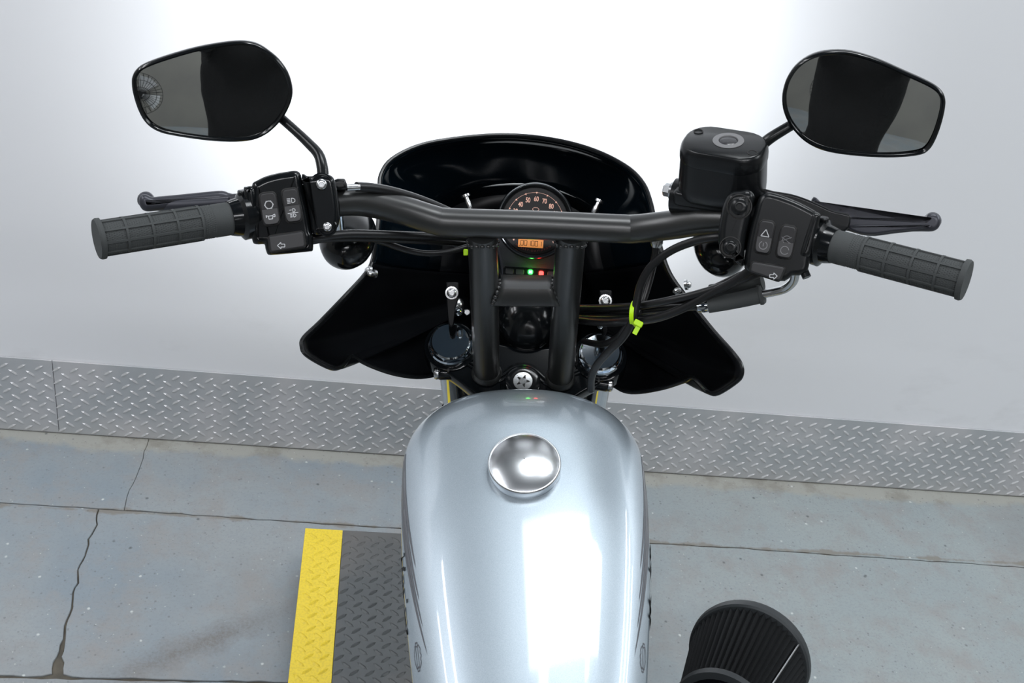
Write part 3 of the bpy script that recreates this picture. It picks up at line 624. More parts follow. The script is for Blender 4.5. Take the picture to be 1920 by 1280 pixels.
mo_r = [(608, 280), (614, 240), (630, 195), (665, 145), (720, 105), (790, 83), (880, 80), (960, 97), (1040, 125), (1130, 165), (1220, 205), (1270, 232), (1298, 258), (1310, 290), (1309, 325), (1300, 370), (1285, 420), (1265, 468), (1242, 503), (1205, 526), (1120, 537), (1020, 538), (900, 529), (810, 515), (750, 495), (700, 465), (660, 425), (630, 380), (612, 330)]
mirror(mo_r, 2.286, 1200, 60, 1618, 195, 1.07, MB.inverted() @ V((-.147, -1.5, 1.13)), [(1398, 300, 1.122), (1414, 287, 1.116), (1440, 262, 1.108), (1478, 238, 1.103), (1520, 214, 1.10)], [.0056, .0056, .0056, .0052, .005], 'mirror', 'mirror on the throttle side')
# ---- turn signals
for px, py, z, r, lab in ((648, 458, 1.215, .0295, 'turn signal on the clutch side'), (1356, 474, 1.185, .0272, 'turn signal on the throttle side')):
    c = B(px, py, z); ax = V((.0, .80, -.10) if px < 900 else (.0, .80, -.10)).normalized()
    g = G(); M = frame(c+ax*.012, -ax)
    g.lathe(M, [(r*.96, -.028), (r, -.015), (r, 0), (r*.95, .012), (r*.82, .024), (r*.60, .034), (r*.34, .041), (r*.12, .0435), (.0005, .044)], 36, True, False); o = g.build('turn_signal', gloss, moto); tag(o, lab)
    g = G(); g.lathe(M, [(.001, -.038), (r*.5, -.036), (r*.85, -.031), (r*.92, -.027)], 30, False, False); fix_normals(g.build('turn_signal_lens', amber, o))
    st = [(637, 402, 1.165), (638, 418, 1.175), (640, 440, 1.195)] if px < 900 else [(1352, 430, 1.14), (1354, 450, 1.165)]
    g = G(); g.tube(Bs(st), [.0036, .0042, .0062][:len(st)], 12); g.build('signal_stalk', chrome, o)
# ---- speedometer and warning lamp console
gc = B(1003, 414, 1.36); gn = V((-.01, -.87, .49)).normalized(); GM = frame(gc, gn, sx)
g = G(); g.lathe(GM, [(.030, -.060), (.041, -.050), (.0425, -.012), (.0455, -.006), (.0458, .001), (.0445, .0042), (.0425, .0048), (.0408, .0040), (.0398, .0005), (.0392, -.004)], 64, True, False); sp = g.build('speedometer', gloss, moto, 30)
g = G(); g.lathe(GM, [(.0393, -.004), (.0005, -.0041)], 48, False, False); fix_normals(g.build('dial', gaugeblk, sp))
g = G(); g.lathe(GM, [(.0448, .0036), (.0440, .0052), (.0428, .0050)], 64, False, False); g.build('bezel_ring', mat('bezel_steel', (.20, .21, .22), .22, 1), sp)
def dial_arc(r0, r1, a0, a1, n=60):
    return [[(r*math.cos(rad(a)), r*math.sin(rad(a))) for r, a in ((r0, p), (r1, p), (r1, q), (r0, q))] for p, q in ((a0+(a1-a0)*k/n, a0+(a1-a0)*(k+1)/n) for k in range(n))]
DM = GM @ Matrix.Translation((0, 0, -.0038))
g = G()
for p in dial_arc(.0334, .0337, -45, 225): g.add([DM @ V((x, y, 0)) for x, y in p], [(0, 1, 2, 3)])
for k in range(13):
    a = rad(225-k*22.5); e = V((math.cos(a), math.sin(a), 0)); t = V((-e.y, e.x, 0)); g.add([DM @ (e*.0342+t*.0011), DM @ (e*.0342-t*.0011), DM @ (e*.0318)], [(0, 1, 2)])
g.build('dial_marking', dialp, sp, smooth=False)
for k in range(13):
    a = rad(225-k*22.5); vs, fs = text2d(str(k*10), .0082, .00012, 0, .95); r = .0258
    q = G(); q.add([DM @ V((x*.72+r*math.cos(a), y+r*math.sin(a), 0)) for x, y, _ in vs], fs); q.build('dial_numeral', dialp, sp, smooth=False)
q = G()
for p in path([(-.004, .003), (-.002, .0048), (.002, .0048), (.004, .003), (.002, .0005), (0, -.002), (-.002, .0005), (-.004, .003)], .0004): q.add([DM @ V((x, y+.011, 0)) for x, y in p], [(0, 1, 2, 3)])
q.build('dial_emblem', dialp, sp, smooth=False)
LM = DM @ Matrix.Translation((-.0032, -.0268, .0002))
g = G(); g.prism(LM, rrect(.0300, .0098, .0006), -.0003, .0002); g.build('odometer_display', lcdm, sp, smooth=False)
SEG = {'0': 'abcdef', '1': 'bc'}
q = G()
for i, ch in enumerate('001001'):
    x0 = -.0104+i*.0043; W, H, t = .0016, .0029, .0006
    sg = {'a': (-W, H, W, H), 'd': (-W, -H, W, -H), 'b': (W, H, W, 0), 'c': (W, 0, W, -H), 'e': (-W, 0, -W, -H), 'f': (-W, H, -W, 0)}
    for c_ in SEG[ch]:
        a = sg[c_]; q.prism(LM, ln(x0+a[0], a[1], x0+a[2], a[3], t), .0002, .0004)
q.prism(LM, ln(-.0142, -.0032, -.0126, -.0032, .0006), .0002, .0004)
q.build('odometer_digit', lcdk, sp, smooth=False)
vs, fs = text2d('HARLEY-DAVIDSON', .0034, .00005, 0, 1.5); rp = mat('dial_red_print', (.4, .10, .08), .5); wmx = max(abs(v[0]) for v in vs)
q = G(); q.add([DM @ V(((.0355+0-y)*math.sin(x/wmx*.62), -(.0355-y)*math.cos(x/wmx*.62), 0)) for x, y, _ in vs], fs); q.build('dial_lettering', rp, sp, smooth=False)
g = G(); g.lathe(GM, [(.0405, .0024), (.030, .0024), (.0005, .0024)], 40, False, False); fix_normals(g.build('gauge_glass', clear, sp))
con = G(); ccon = [(-.046, -.020), (-.044, -.034), (-.040, -.046), (-.036, -.062), (-.034, -.078), (.034, -.078), (.036, -.062), (.040, -.046), (.044, -.034), (.046, -.020), (.03, -.005), (-.03, -.005)]
con.prism(GM, ccon, -.030, -.010, .003); con = con.build('console', consol, sp, 30)
g = G(); g.prism(GM @ Matrix.Translation((.000, -.0625, 0)), rrect(.068, .0125, .002), -.0105, -.0088, .0006); g.build('lamp_strip', gloss, con)
for i, x in enumerate((-.0262, -.0138, -.0012, .0118, .0242)):
    m = (offl, offl, greenl, redl, offl)[i]; Mx = GM @ Matrix.Translation((x, -.0618+.0008*(i == 2), -.0088))
    g = G(); g.prism(Mx, rrect(.0098 if m is offl else .0056, .0064 if m is offl else .0054, .0016), -.0004, .0006, .0004); o = g.build('warning_lamp', m, con)
    if i in (2, 3): tag(o, ('lit green neutral lamp', 'lit red warning lamp')[i-2])
    if i in (2, 3):
        l = D.lights.new('warning_lamp_glow', 'POINT'); l.energy = .008; l.color = ((.1, 1, .1), (1, .05, .04))[i-2]; l.shadow_soft_size = .004
        lo_ = D.objects.new('warning_lamp_glow', l); C.objects.link(lo_); lo_.matrix_world = MB @ Matrix.Translation(Mx @ V((0, 0, .008)))
q = G(); vs, fs = text2d('N', .0036, .0002); q.add([GM @ V((x-.0012, y-.061, -.0080)) for x, y, _ in vs], fs); q.build('lamp_symbol', mat('lamp_n', (.8, 1, .8), .5, emit=(.8, 1, .8), es=5), con, smooth=False)
# ---- headlight behind the fairing
HN = V((.012, .640, .875)); HF = V((.07, .97, -.06)).normalized(); HM = frame(HN, HF)
g = G(); g.lathe(HM, [(.0005, -.150), (.030, -.146), (.058, -.125), (.075, -.090), (.084, -.045), (.087, 0), (.090, .004), (.088, .008), (.080, .009)], 48, False, False); o = g.build('headlight', gloss, moto, 30); fix_normals(o)
g = G(); g.lathe(HM, [(.081, .007), (.06, .016), (.03, .022), (.0005, .024)], 40, False, False); fix_normals(g.build('headlight_lens', lampglass, o))
hlo.matrix_world = MB @ Matrix.Translation(HN+HF*.06) ; tgt = V((-.12, WY, 1.02)); dv = (tgt - hlo.matrix_world.translation); hlo.rotation_euler = dv.to_track_quat('-Z', 'Y').to_euler()
# glossy black wiring cover between the risers
g = G(); M = frame(S(0, .075, .012), CAM-S(0, .075, .012), (1, 0, 0))
g.lathe(M, [(.034, -.05), (.036, -.02), (.034, 0), (.027, .010), (.014, .015), (.0005, .016)], 36, True, False)
g.build('wiring_cover', gloss, moto, 40)
# ---- fairing with smoked windscreen
rim_t = [(697, 492, 1.345), (704, 455, 1.35), (709, 415, 1.36), (711, 362, 1.375), (714, 327, 1.385), (735, 298, 1.40), (785, 273, 1.42), (850, 260, 1.44), (930, 253, 1.45), (1000, 256, 1.45), (1070, 268, 1.435), (1130, 288, 1.415), (1180, 316, 1.395), (1207, 345, 1.375), (1219, 375, 1.36), (1226, 405, 1.35), (1234, 445, 1.34), (1246, 487, 1.33)]
rim_b = [(1262, 522, 1.32), (1298, 570, 1.30), (1338, 620, 1.27), (1372, 658, 1.245), (1389, 682, 1.235), (1391, 702, 1.235), (1380, 716, 1.24), (1347, 737, 1.25), (1330, 736, 1.26), (1316, 722, 1.28), (1300, 708, 1.31), (1285, 714, 1.34), (1245, 727, 1.38), (1200, 735, 1.41), (1170, 733, 1.43), (1140, 718, 1.45), (1080, 700, 1.49), (985, 690, 1.53), (900, 690, 1.49), (850, 692, 1.46), (815, 703, 1.44), (780, 707, 1.43), (735, 700, 1.40), (690, 684, 1.36), (660, 668, 1.32), (652, 674, 1.30), (642, 686, 1.275), (625, 691, 1.26), (600, 681, 1.25), (573, 664, 1.24), (566, 650, 1.24), (569, 633, 1.245), (600, 603, 1.265), (650, 551, 1.295), (683, 515, 1.33)]
rim = cr(Bs(rim_t+rim_b), 4, True); nt_ = 4*(len(rim_t)-1)
FN = V((.012, .655, .870)); FF = V((0, .82, -.57)).normalized()
TS = [0, .05, .12, .2, .3, .42, .54, .66, .76, .83]
def fpt(p, t):
    d = p-FN; h = d.dot(FF); lat = d-FF*h; return FN + lat*(1-t**1.7) + FF*(h*(1-t)**1.25)
rings = [[fpt(p, t) for p in rim] for t in TS]
n = len(rim)
def patch(j0, j1, i0, i1, name, m, parent):
    js = list(range(j0, j1+1)); g = G(); g.loft([[rings[i][j % n] for j in js] for i in range(i0, i1+1)], False, False, False); o = g.build(name, m, parent, 50); md = o.modifiers.new('shell', 'SOLIDIFY'); md.thickness = .0042; md.offset = 0; return o
fairing = patch(nt_, n, 0, len(TS)-1, 'fairing', fairm, moto); tag(fairing, 'black fairing body with two side wings')
patch(0, nt_, 6, len(TS)-1, 'nose_panel', fairm, fairing)
ws = patch(0, nt_, 0, 6, 'windscreen', screenm, fairing); tag(ws, 'dark smoked windscreen')
g = G(); g.tube(rim[:nt_+1], .0026, 8); g.build('screen_edge', satin, fairing)
g = G(); g.tube(rim[nt_:]+[rim[0]], .0024, 8); g.build('fairing_edge', satin, fairing)
def stud(px, py, z, d, L=.012, r=.0042, parent=None):
    a = B(px, py, z); d = V(d).normalized(); M = frame(a, d)
    g = G(); g.lathe(M, [(r*1.5, -.001), (r*1.5, .002), (r*.8, .0025), (r*.8, L*.4), (r, L*.42), (r, L*.8), (r*.6, L)], 14); return g.build('fairing_stud', steel, parent or fairing, 30)
stud(873, 366, 1.41, (.25, -.4, -.6), .020, .0038); stud(1124, 376, 1.40, (-.35, -.4, -.6), .020, .0038)
stud(702, 513, 1.335, (-.5, -.5, .3), .010, .0035); stud(694, 508, 1.335, (-.8, -.2, .3), .006, .004); stud(1271, 546, 1.31, (-.5, -.5, .3), .008, .003); stud(1286, 534, 1.308, (.8, -.2, .3), .006, .004)
# brackets and their bright screws
for s, (px, py, z) in ((-1, (847, 549, 1.37)), (1, (1135, 564, 1.355))):
    P = Plane(px, py, z+.004); g = G(); g.prism(P.M, sm([P.uv(px+x, py+y) for x, y in ((-11, -16), (-8, -20), (10, -20), (13, -15), (13, 12), (8, 26), (4, 60), (-6, 60), (-10, 20))], 2), -.006, 0, .0015); br_ = g.build('fairing_bracket', fairm, moto)
    bolt(P.at(px, py, .0), .0058, .006, steel, br_, washer=.0078)
    M = Plane(px+(13 if s < 0 else -9), py+(36 if s < 0 else 46), z).M
    g = G(); g.lathe(M, [(.0042, -.01), (.0044, 0), (.0036, .002), (.0032, .0024), (.0030, .005), (.002, .006)], 12); g.build('acorn_nut', chrome, br_)
    q = G(); q.lathe(frame(S(s*.088, .090, .012), su), [(.0085, -.01), (.0088, .008), (.0070, .0105), (.004, .012)], 16); q.build('riser_bolt', steel, br_)
q = G(); q.lathe(Plane(876, 585, 1.37).M, [(.0038, -.01), (.004, 0), (.003, .003)], 12); q.build('bracket_bolt', steel, moto)

# ---- fuel tank
TK, TT, TN = V((0, .18, .922)), V((0, math.cos(rad(15)), math.sin(rad(15)))), V((0, -math.sin(rad(15)), math.cos(rad(15))))
SFr, S1, PF, W0, TMx, TC_, PT, WR, HD = .137, .033, 2.134, .1334, 2.425, -.0533, 2.06, .294, .061
def supf(u, p): u = min(1, max(0, u)); return max(0, 1-u**p)**(1/p)
def tk(s, th, off=0):                                          # th: 0 right edge, 90 crown, 180 left edge, below: lower half
    w = W0*supf((s-S1)/(SFr-S1), PF)*(1-WR*min(1, max(0, -s/.33))**1.6); fr = supf((s-HD)/(SFr-HD), PT)
    rear = 1 if s > -.27 else supf((-.27-s)/.075, 2.2); w *= rear
    c, sn = math.cos(rad(th)), math.sin(rad(th)); x = w*math.copysign(abs(c)**(2/TMx), c)
    if sn >= 0: nn = TC_+(-TC_*fr*rear)*abs(sn)**(2/TMx)
    else: nn = TC_-(.105*fr*rear)*abs(sn)**(2/3.4)
    return TK+TT*s+TN*nn+V((x-.02*s, 0, 0))
def tko(s, th, off):
    p = tk(s, th); a = tk(s+.001, th)-tk(s-.001, th); b = tk(s, th+.4)-tk(s, th-.4); nn = b.cross(a).normalized()
    if nn.dot(p-(TK+TT*s+TN*TC_)) < 0: nn = -nn
    return p+nn*off
sl_ = [-.345+.075*(1-math.cos(math.pi/2*k/7)) for k in range(8)]+[-.27+(.033+.27)*k/22 for k in range(1, 23)]+[S1+(SFr-S1-.0002)*math.sin(math.pi/2*k/26) for k in range(1, 27)]
NTH = 88
def ang(k): return 360*k/NTH
g = G(); g.loft([[tk(s, ang(k)) for k in range(NTH)] for s in sl_]); tank = g.build('fuel_tank', paintm, moto, 80); fix_normals(tank); tag(tank, 'silver metallic painted tank')
CM = frame(TK+TN*-.001, TN, (1, 0, 0))
g = G(); g.lathe(CM, [(.0372, -.004), (.0376, .0015), (.0384, .003), (.0387, .0105), (.0384, .0125), (.0375, .0136), (.0366, .0136), (.0360, .0131), (.034, .0141), (.027, .0164), (.018, .0184), (.009, .0194), (.0005, .0198)], 72, True, False); g.build('fuel_cap', capm, tank, 30)
# grey spear stripes, emblem and lettering laid on the sides
def band(name, ptsa, ptsb, off=.0003, m=stripem):
    g = G(); a = [tko(s, t, off) for s, t in ptsa]; b = [tko(s, t, off) for s, t in ptsb]; g.loft([a, b], False, False, False); return fix_normals(g.build(name, m, tank, 80))
def th_from_px(px, py, left):
    best = None
    for i in range(0, 150):
        s = -.25+.36*i/149
        for j in range(0, 61):
            t = (180-j) if left else j
            p = tk(s, t)-CAM; z = p.dot(FW); d = (960+FPX*p.x/z-px)**2+(640-FPX*p.dot(UP)/z-py)**2
            if best is None or d < best[0]: best = (d, s, t)
    return best[1:]
for left in (True, False):
    q = (180-2.5, -1) if left else (0, 1)
    for k, (s_end, t_end, t_st) in enumerate(((-.105, 28, 10), (-.142, 29.5, 7), (-.171, 31, 4), (-.2, 33, 1))):
        A, Bp = [], []; s_st = .045-.006*k
        for i in range(25):
            u = i/24; s = s_st+(s_end-s_st)*u; t = t_st+(t_end-t_st)*u**1.1; wd_ = 2.3*(1-u)**.55+.02
            A.append((s, q[0]+q[1]*(t+wd_))); Bp.append((s, q[0]+q[1]*(t-wd_)))
        band('tank_stripe', A, Bp)
    def deco(name, polys, s0, t0, kx, ky, rev):
        g = G()
        for p in polys: g.add([tko(s0+x*kx, q[0]+q[1]*(t0+y*ky), .0004) for x, y in p], [tuple(range(len(p)))])
        fix_normals(g.build(name, stripem, tank, smooth=False))
    em = path([(-.9, .1), (-1, .5), (-.6, .9), (-.3, .75), (0, 1), (.3, .75), (.6, .9), (1, .5), (.9, .1), (1, -.5), (.5, -.8), (0, -1), (-.5, -.8), (-1, -.5), (-.9, .1)], .13)+path([(-1.25, .28), (1.25, .28), (1.25, -.28), (-1.25, -.28), (-1.25, .28)], .12)
    deco('tank_emblem', em, -.198, 21.5, .0115, 5.0, False)
    vs, fs = text2d('Harley', .034, .0006, .35); g = G(); sg_ = -1 if left else 1
    def tn(n_): return math.degrees(math.copysign(math.asin(min(1, abs(n_)/.0533)**1.21), n_))
    g.add([tko(-.115+x*sg_, q[0]+q[1]*tn(y+.002), .0013) for x, y, _ in vs], fs); fix_normals(g.build('tank_lettering', dark, tank, smooth=False))

# ---- cables, hoses and the lime cable ties
def cable(name, pts, r, m=hose, seg=12, parent=None, label=None):
    g = G(); g.tube(Bs(pts), r, seg, smooth=7); o = g.build(name, m, parent or moto, 60)
    if label: tag(o, label)
    return o
cable('wire_loom', [(578, 447, 1.115), (600, 444, 1.12), (650, 438.5, 1.14), (720, 439.5, 1.17), (790, 442, 1.21), (860, 444, 1.25), (930, 450, 1.28)], .0042)
cable('wire_loom', [(582, 452, 1.125), (620, 447, 1.14), (700, 447, 1.18), (780, 451, 1.22), (850, 455, 1.26), (930, 468, 1.29)], .0038)
cable('wire_loom', [(690, 445, 1.19), (722, 455, 1.205), (760, 468, 1.22), (800, 475, 1.235), (840, 472, 1.25), (872, 464, 1.26), (910, 452, 1.27)], .0034)
cable('clutch_cable', [(668, 350, 1.13), (700, 352, 1.145), (745, 361, 1.17), (790, 375, 1.20), (840, 396, 1.23), (900, 425, 1.26)], .0048)
cable('clutch_cable_cover', [(660, 362, 1.15), (720, 366, 1.17), (780, 380, 1.20), (830, 400, 1.23)], .0058, satin)
bh = cable('brake_hose', [(1372, 443, 1.115), (1340, 445, 1.12), (1300, 453, 1.135), (1258, 470, 1.15), (1222, 498, 1.165), (1202, 532, 1.175), (1194, 566, 1.18), (1186, 600, 1.185), (1168, 632, 1.20), (1140, 660, 1.22), (1118, 686, 1.245), (1109, 708, 1.265), (1108, 730, 1.29)], .0043)
cable('vent_hose', [(1231, 452, 1.19), (1228, 480, 1.195), (1219, 520, 1.20), (1207, 560, 1.20), (1194, 590, 1.197), (1178, 608, 1.21), (1158, 632, 1.24), (1130, 645, 1.29), (1095, 640, 1.36)], .0038)
g = G(); g.tube(Bs([(1236, 430, 1.185), (1233, 447, 1.187), (1231, 455, 1.188), (1230, 464, 1.189)]), [.0062, .0062, .0068, .0045], 14); g.build('hose_fitting', steel, moto)
cable('throttle_cable', [(1085, 577, 1.32), (1130, 577, 1.27), (1190, 574, 1.20), (1240, 566, 1.17), (1300, 553, 1.15), (1360, 535, 1.13), (1405, 520, 1.11), (1440, 505, 1.10)], .0042)
cable('throttle_cable', [(1085, 583, 1.325), (1140, 584, 1.275), (1190, 583, 1.21), (1250, 578, 1.18), (1300, 575, 1.16), (1330, 572, 1.15)], .0040)
cable('wire_loom', [(1088, 600, 1.31), (1130, 604, 1.26), (1180, 602, 1.205), (1230, 596, 1.18), (1280, 578, 1.16), (1330, 552, 1.14), (1375, 528, 1.12), (1410, 505, 1.105)], .0046)
cable('wire_loom', [(1088, 595, 1.32), (1150, 596, 1.25), (1200, 590, 1.21), (1260, 570, 1.18), (1320, 548, 1.16), (1390, 515, 1.12)], .0036)
g = G(); g.tube(Bs([(1328, 572.5, 1.15), (1360, 567, 1.145), (1395, 560, 1.14), (1424, 553, 1.135)]), [.0078, .0080, .0082, .0086], 20); g.tube(Bs([(1422, 553.4, 1.1355), (1427, 552.3, 1.135), (1431, 551.3, 1.134)]), [.0100, .0104, .0092], 20); bt = g.build('cable_boot', rubber, moto); tag(bt, 'rubber boot of the lower throttle cable')
g = G(); g.tube(Bs([(1308, 576, 1.152), (1318, 574.5, 1.1505), (1330, 572, 1.15)]), [.0050, .0064, .0066], 16); g.build('cable_ferrule', chrome, bt)
g = G(); g.tube(Bs([(1425, 552, 1.135), (1452, 547, 1.13), (1470, 542, 1.125), (1482, 534, 1.118), (1489, 524, 1.112), (1492, 508, 1.105)]), .0043, 14, smooth=5); g.build('guide_pipe', steel, bt)
g = G(); g.tube(Bs([(1332, 546, 1.165), (1370, 540, 1.155), (1410, 533, 1.145), (1430, 528, 1.14)]), [.0070, .0072, .0074, .0080], 18); g.build('cable_boot', rubber, moto)
# lime tie: loop round the bundle, head and tail
tp = B(1190, 588, 1.19); tn = (B(1240, 578, 1.175)-B(1140, 584, 1.27)).normalized(); TM = frame(tp, V((1, -.34, .16)), UP)
g = G(); lp_ = []
for k in range(29):
    a = 2*math.pi*k/28; lp_.append(V((.0165*math.cos(a), .0200*math.sin(a), 0)))
for dz, rr2 in ():
    pass
rg_ = []
for k in range(28):
    a = 2*math.pi*k/28; c_, s_ = math.cos(a), math.sin(a); rg_.append([TM @ V((x*c_, y*s_, z)) for x, y, z in ((.0125, .0128, -.0022), (.0137, .0140, -.0022), (.0137, .0140, .0022), (.0125, .0128, .0022))])
g.loft(rg_+[rg_[0]], True, False, False); tie = g.build('cable_tie', lime, moto, 30); tag(tie, 'lime green cable tie')
P = Plane(1197, 606, 1.168); Mh = P.M @ Matrix.Rotation(rad(-28), 4, 'Z')
g = G(); g.box(Mh, .0096, .0062, .006, .001); g.build('tie_head', lime, tie)
g = G(); g.box(Mh @ Matrix.Translation((.0015, -.0068, 0)), .0050, .010, .0012, .0003); g.build('tie_tail', lime, tie)
P = Plane(873, 473, 1.245); g = G(); g.box(P.M, .005, .007, .004, .0008); tag(g.build('cable_tie', lime, moto), 'lime cable tie end beside the left riser')

# ---- air filter on the right of the engine
fa, fb = B(1350, 1340, 1.295), B(1402, 1236, 1.40); FXM = frame(fa, fb-fa, (1, 0, 0)); FL = (fb-fa).length
af = D.objects.new('air_filter', None)
g = G(); npl = 54; rngs = []
for f_ in (0, .25, .5, .75, 1):
    r = .0490+(.0690-.0490)*f_; rngs.append([FXM @ V(((r+(.0030 if k % 2 else -.0022))*math.cos(math.pi*k/npl), (r+(.0030 if k % 2 else -.0022))*math.sin(math.pi*k/npl), FL*f_)) for k in range(2*npl)])
g.loft(rngs); af = g.build('air_filter', filt, moto, 20); tag(af, 'black pleated cone air filter')
g = G(); g.lathe(FXM, [(.066, FL-.004), (.0725, FL-.003), (.0745, FL), (.0750, FL+.008), (.0735, FL+.013), (.066, FL+.016), (.0005, FL+.017)], 56, True, False); g.build('end_cap', filtr, af, 30)
g = G(); g.lathe(FXM, [(.050, -.004), (.0555, -.003), (.0560, .006), (.0535, .009), (.048, .009)], 48); g.build('base_ring', filtr, af, 30)
ks = int(npl*2*.16)
sa = math.pi*(2*npl-11)/npl
def fsp(f_, r_): a = FSA; return FXM @ V(((r_)*math.cos(a), r_*math.sin(a), FL*f_))
FSA = None; bestd = 1e9
for k in range(npl*2):
    a = math.pi*k/npl; p = FXM @ V((.0715*math.cos(a), .0715*math.sin(a), FL)) - CAM; z = p.dot(FW); d = abs(960+FPX*p.x/z-1463)+abs(640-FPX*p.dot(UP)/z-1205)
    if d < bestd: bestd, FSA = d, a
g = G(); g.tube([fsp(f_, .0490+.0200*f_+.0028) for f_ in (0, .5, .98)], .0011, 6); g.build('seam_strip', steel, af)
g = G(); e0 = FXM @ V((0, 0, -.045)); e1_ = V((.11, e0.y-.02, e0.z-.02)); el = [FXM @ V((0, 0, .006)), FXM @ V((0, 0, -.018)), e0, e0.lerp(e1_, .35)+V((.012, -.016, 0)), e1_]
g.tube(el, [.0475, .0475, .046, .044, .040], 36, smooth=6); g.build('intake_elbow', mat('elbow_black', (.003, .003, .004), .10, spec=.08), moto)
# ---- frame, engine, seat and tail (under and behind the rider's view)
g = G(); g.tube([S(0, 0, -.04), (0, .28, .77), (0, 0, .72), (0, -.30, .66)], .022, 14, smooth=4)
for s in (-1, 1):
    g.tube([S(s*.02, 0, -.17), (s*.09, .36, .40), (s*.11, .28, .20), (s*.11, -.2, .18), (s*.11, -.38, .30), (s*.10, -.40, .56), (s*.06, -.25, .68)], .015, 12, smooth=5)
    g.tube([(s*.10, -.38, .30), (s*.10, -.754, .318)], .018, 12)
frm = g.build('frame', gloss, moto)
g = G(); g.box(Matrix.Translation((0, .0, .29)), .20, .46, .20, .03); g.box(Matrix.Translation((0, -.22, .33)), .19, .22, .20, .03); eng = g.build('engine_case', satin, moto)
for a in (22.5, -22.5):
    g = G(); M = frame((0, .02+.10*math.sin(rad(a)), .36), (0, math.sin(rad(a)), math.cos(rad(a)))); prof = []
    for k in range(15): z = .015*k; prof += [(.075, z), (.082, z+.002), (.082, z+.005), (.075, z+.007)]
    g.lathe(M, prof+[(.05, .24)], 28); g.build('cylinder', satin, eng)
    g = G(); g.box(M @ Matrix.Translation((0, 0, .245)), .11, .13, .05, .015); g.build('rocker_cover', gloss, eng)
for yy, zz in ((.16, .40), (-.04, .42)):
    g = G(); g.tube([(.05, yy, .46), (.13, yy+.03, .40), (.15, yy-.12, .24), (.155, -.40, .20), (.155, -.95, .24 if yy > 0 else .31)], [.021, .021, .022, .030, .036], 16, smooth=5); g.build('exhaust_pipe', chrome, moto)
g = G(); rs = []
for y, w_, h_, z in ((-.155, .06, .03, .775), (-.19, .10, .045, .775), (-.28, .135, .055, .755), (-.42, .155, .06, .745), (-.56, .15, .065, .765), (-.66, .12, .065, .80), (-.76, .10, .055, .80), (-.82, .05, .03, .80)):
    rs.append([(w_*math.copysign(abs(math.cos(a))**.7, math.cos(a)), y, z+h_*.6*math.copysign(abs(math.sin(a))**.7, math.sin(a))) for a in (2*math.pi*k/24 for k in range(24))])
g.loft(rs); g.build('seat', leather, moto, 60)
g = G(); rs = []
for k in range(12):
    a = rad(35+150*k/11); d = V((0, math.cos(a), math.sin(a))); rs.append([V((.09*x, -.754, .318))+d*(.365-.025*x*x*x*x) for x in (-1, -.85, -.5, 0, .5, .85, 1)])
g.loft(rs, False, False, False); o = g.build('rear_fender', paintm, moto); md = o.modifiers.new('s', 'SOLIDIFY'); md.thickness = .004
g = G(); g.tube([(-.10, .02, .20), (-.18, .06, .10), (-.232, .08, .046)], [.013, .012, .011], 12); g.lathe(frame((-.232, .08, .0385), (math.sin(LEAN), 0, math.cos(LEAN))), [(.028, 0), (.028, .006), (.012, .009)], 16); g.build('side_stand', gloss, moto)

# ------------------------------------------------------------------ what the mirrors show: the photographer and a fan
def skin(name, verts, edges, radii, m, parent, root=0, sub=2):
    me = D.meshes.new(name); me.from_pydata([tuple(v) for v in verts], edges, []); o = D.objects.new(name, me); C.objects.link(o); o.parent = parent; me.materials.append(m)
    md = o.modifiers.new('skin', 'SKIN'); md.use_smooth_shade = True
    if not me.skin_vertices: bm = bmesh.new(); bm.from_mesh(me); bm.verts.layers.skin.verify(); bm.to_mesh(me); bm.free()
    sv = me.skin_vertices[0].data
    for i, r in enumerate(radii): sv[i].radius = (r, r) if isinstance(r, (int, float)) else r; sv[i].use_root = i == root
    o.modifiers.new('sub', 'SUBSURF').levels = sub; o.modifiers['sub'].render_levels = sub
    return o
person = D.objects.new('person', None); C.objects.link(person); person.location = (-.20, -1.56, 0)
tag(person, 'person in black clothes standing behind the motorcycle with both arms raised, seen in the mirrors', 'person')
pv = [(0, 0, .95), (0, .02, 1.10), (0, .06, 1.27), (0, .10, 1.42), (0, .12, 1.49),
      (-.19, .11, 1.43), (-.25, .32, 1.38), (-.135, .55, 1.66), (.19, .11, 1.43), (.23, .32, 1.38), (.035, .56, 1.66),
      (-.10, 0, .90), (-.115, .02, .50), (-.12, -.01, .09), (.10, 0, .90), (.115, .02, .50), (.12, -.01, .09)]
pe = [(0, 1), (1, 2), (2, 3), (3, 4), (3, 5), (5, 6), (6, 7), (3, 8), (8, 9), (9, 10), (0, 11), (11, 12), (12, 13), (0, 14), (14, 15), (15, 16)]
skin('body', pv, pe, [(.25, .14), (.255, .13), (.265, .14), (.19, .12), .070, .090, .060, .040, .090, .060, .040, .115, .085, .060, .115, .085, .060], clothm, person)
g = G(); hd = Matrix.Translation((0, .165, 1.64)) @ Matrix.Rotation(rad(-8), 4, 'X'); rs = []
for z, rx, ry, dy in ((-.135, .046, .050, -.02), (-.115, .050, .056, -.005), (-.10, .056, .076, .012), (-.07, .066, .088, .008), (-.03, .073, .094, .004), (.02, .077, .098, 0), (.06, .074, .094, -.004), (.095, .056, .074, -.006), (.115, .028, .038, -.006), (.120, .004, .005, -.006)):
    rs.append([hd @ V((rx*math.cos(a), dy+ry*math.sin(a), z)) for a in (2*math.pi*k/28 for k in range(28))])
g.loft(rs); g.ball(hd @ V((0, .104, -.03)), .016, 12, (.8, 1, 1.5))
for s in (-1, 1): g.ball(hd @ V((s*.076, -.005, -.02)), .028, 12, (.3, .6, 1))
head = g.build('head', skinm, person)
for s in (-1, 1):
    g = G(); g.ball(hd @ V((s*.030, .086, .005)), .011, 12); g.build('eye', mat('eye', (.1, .08, .06), .2), head)
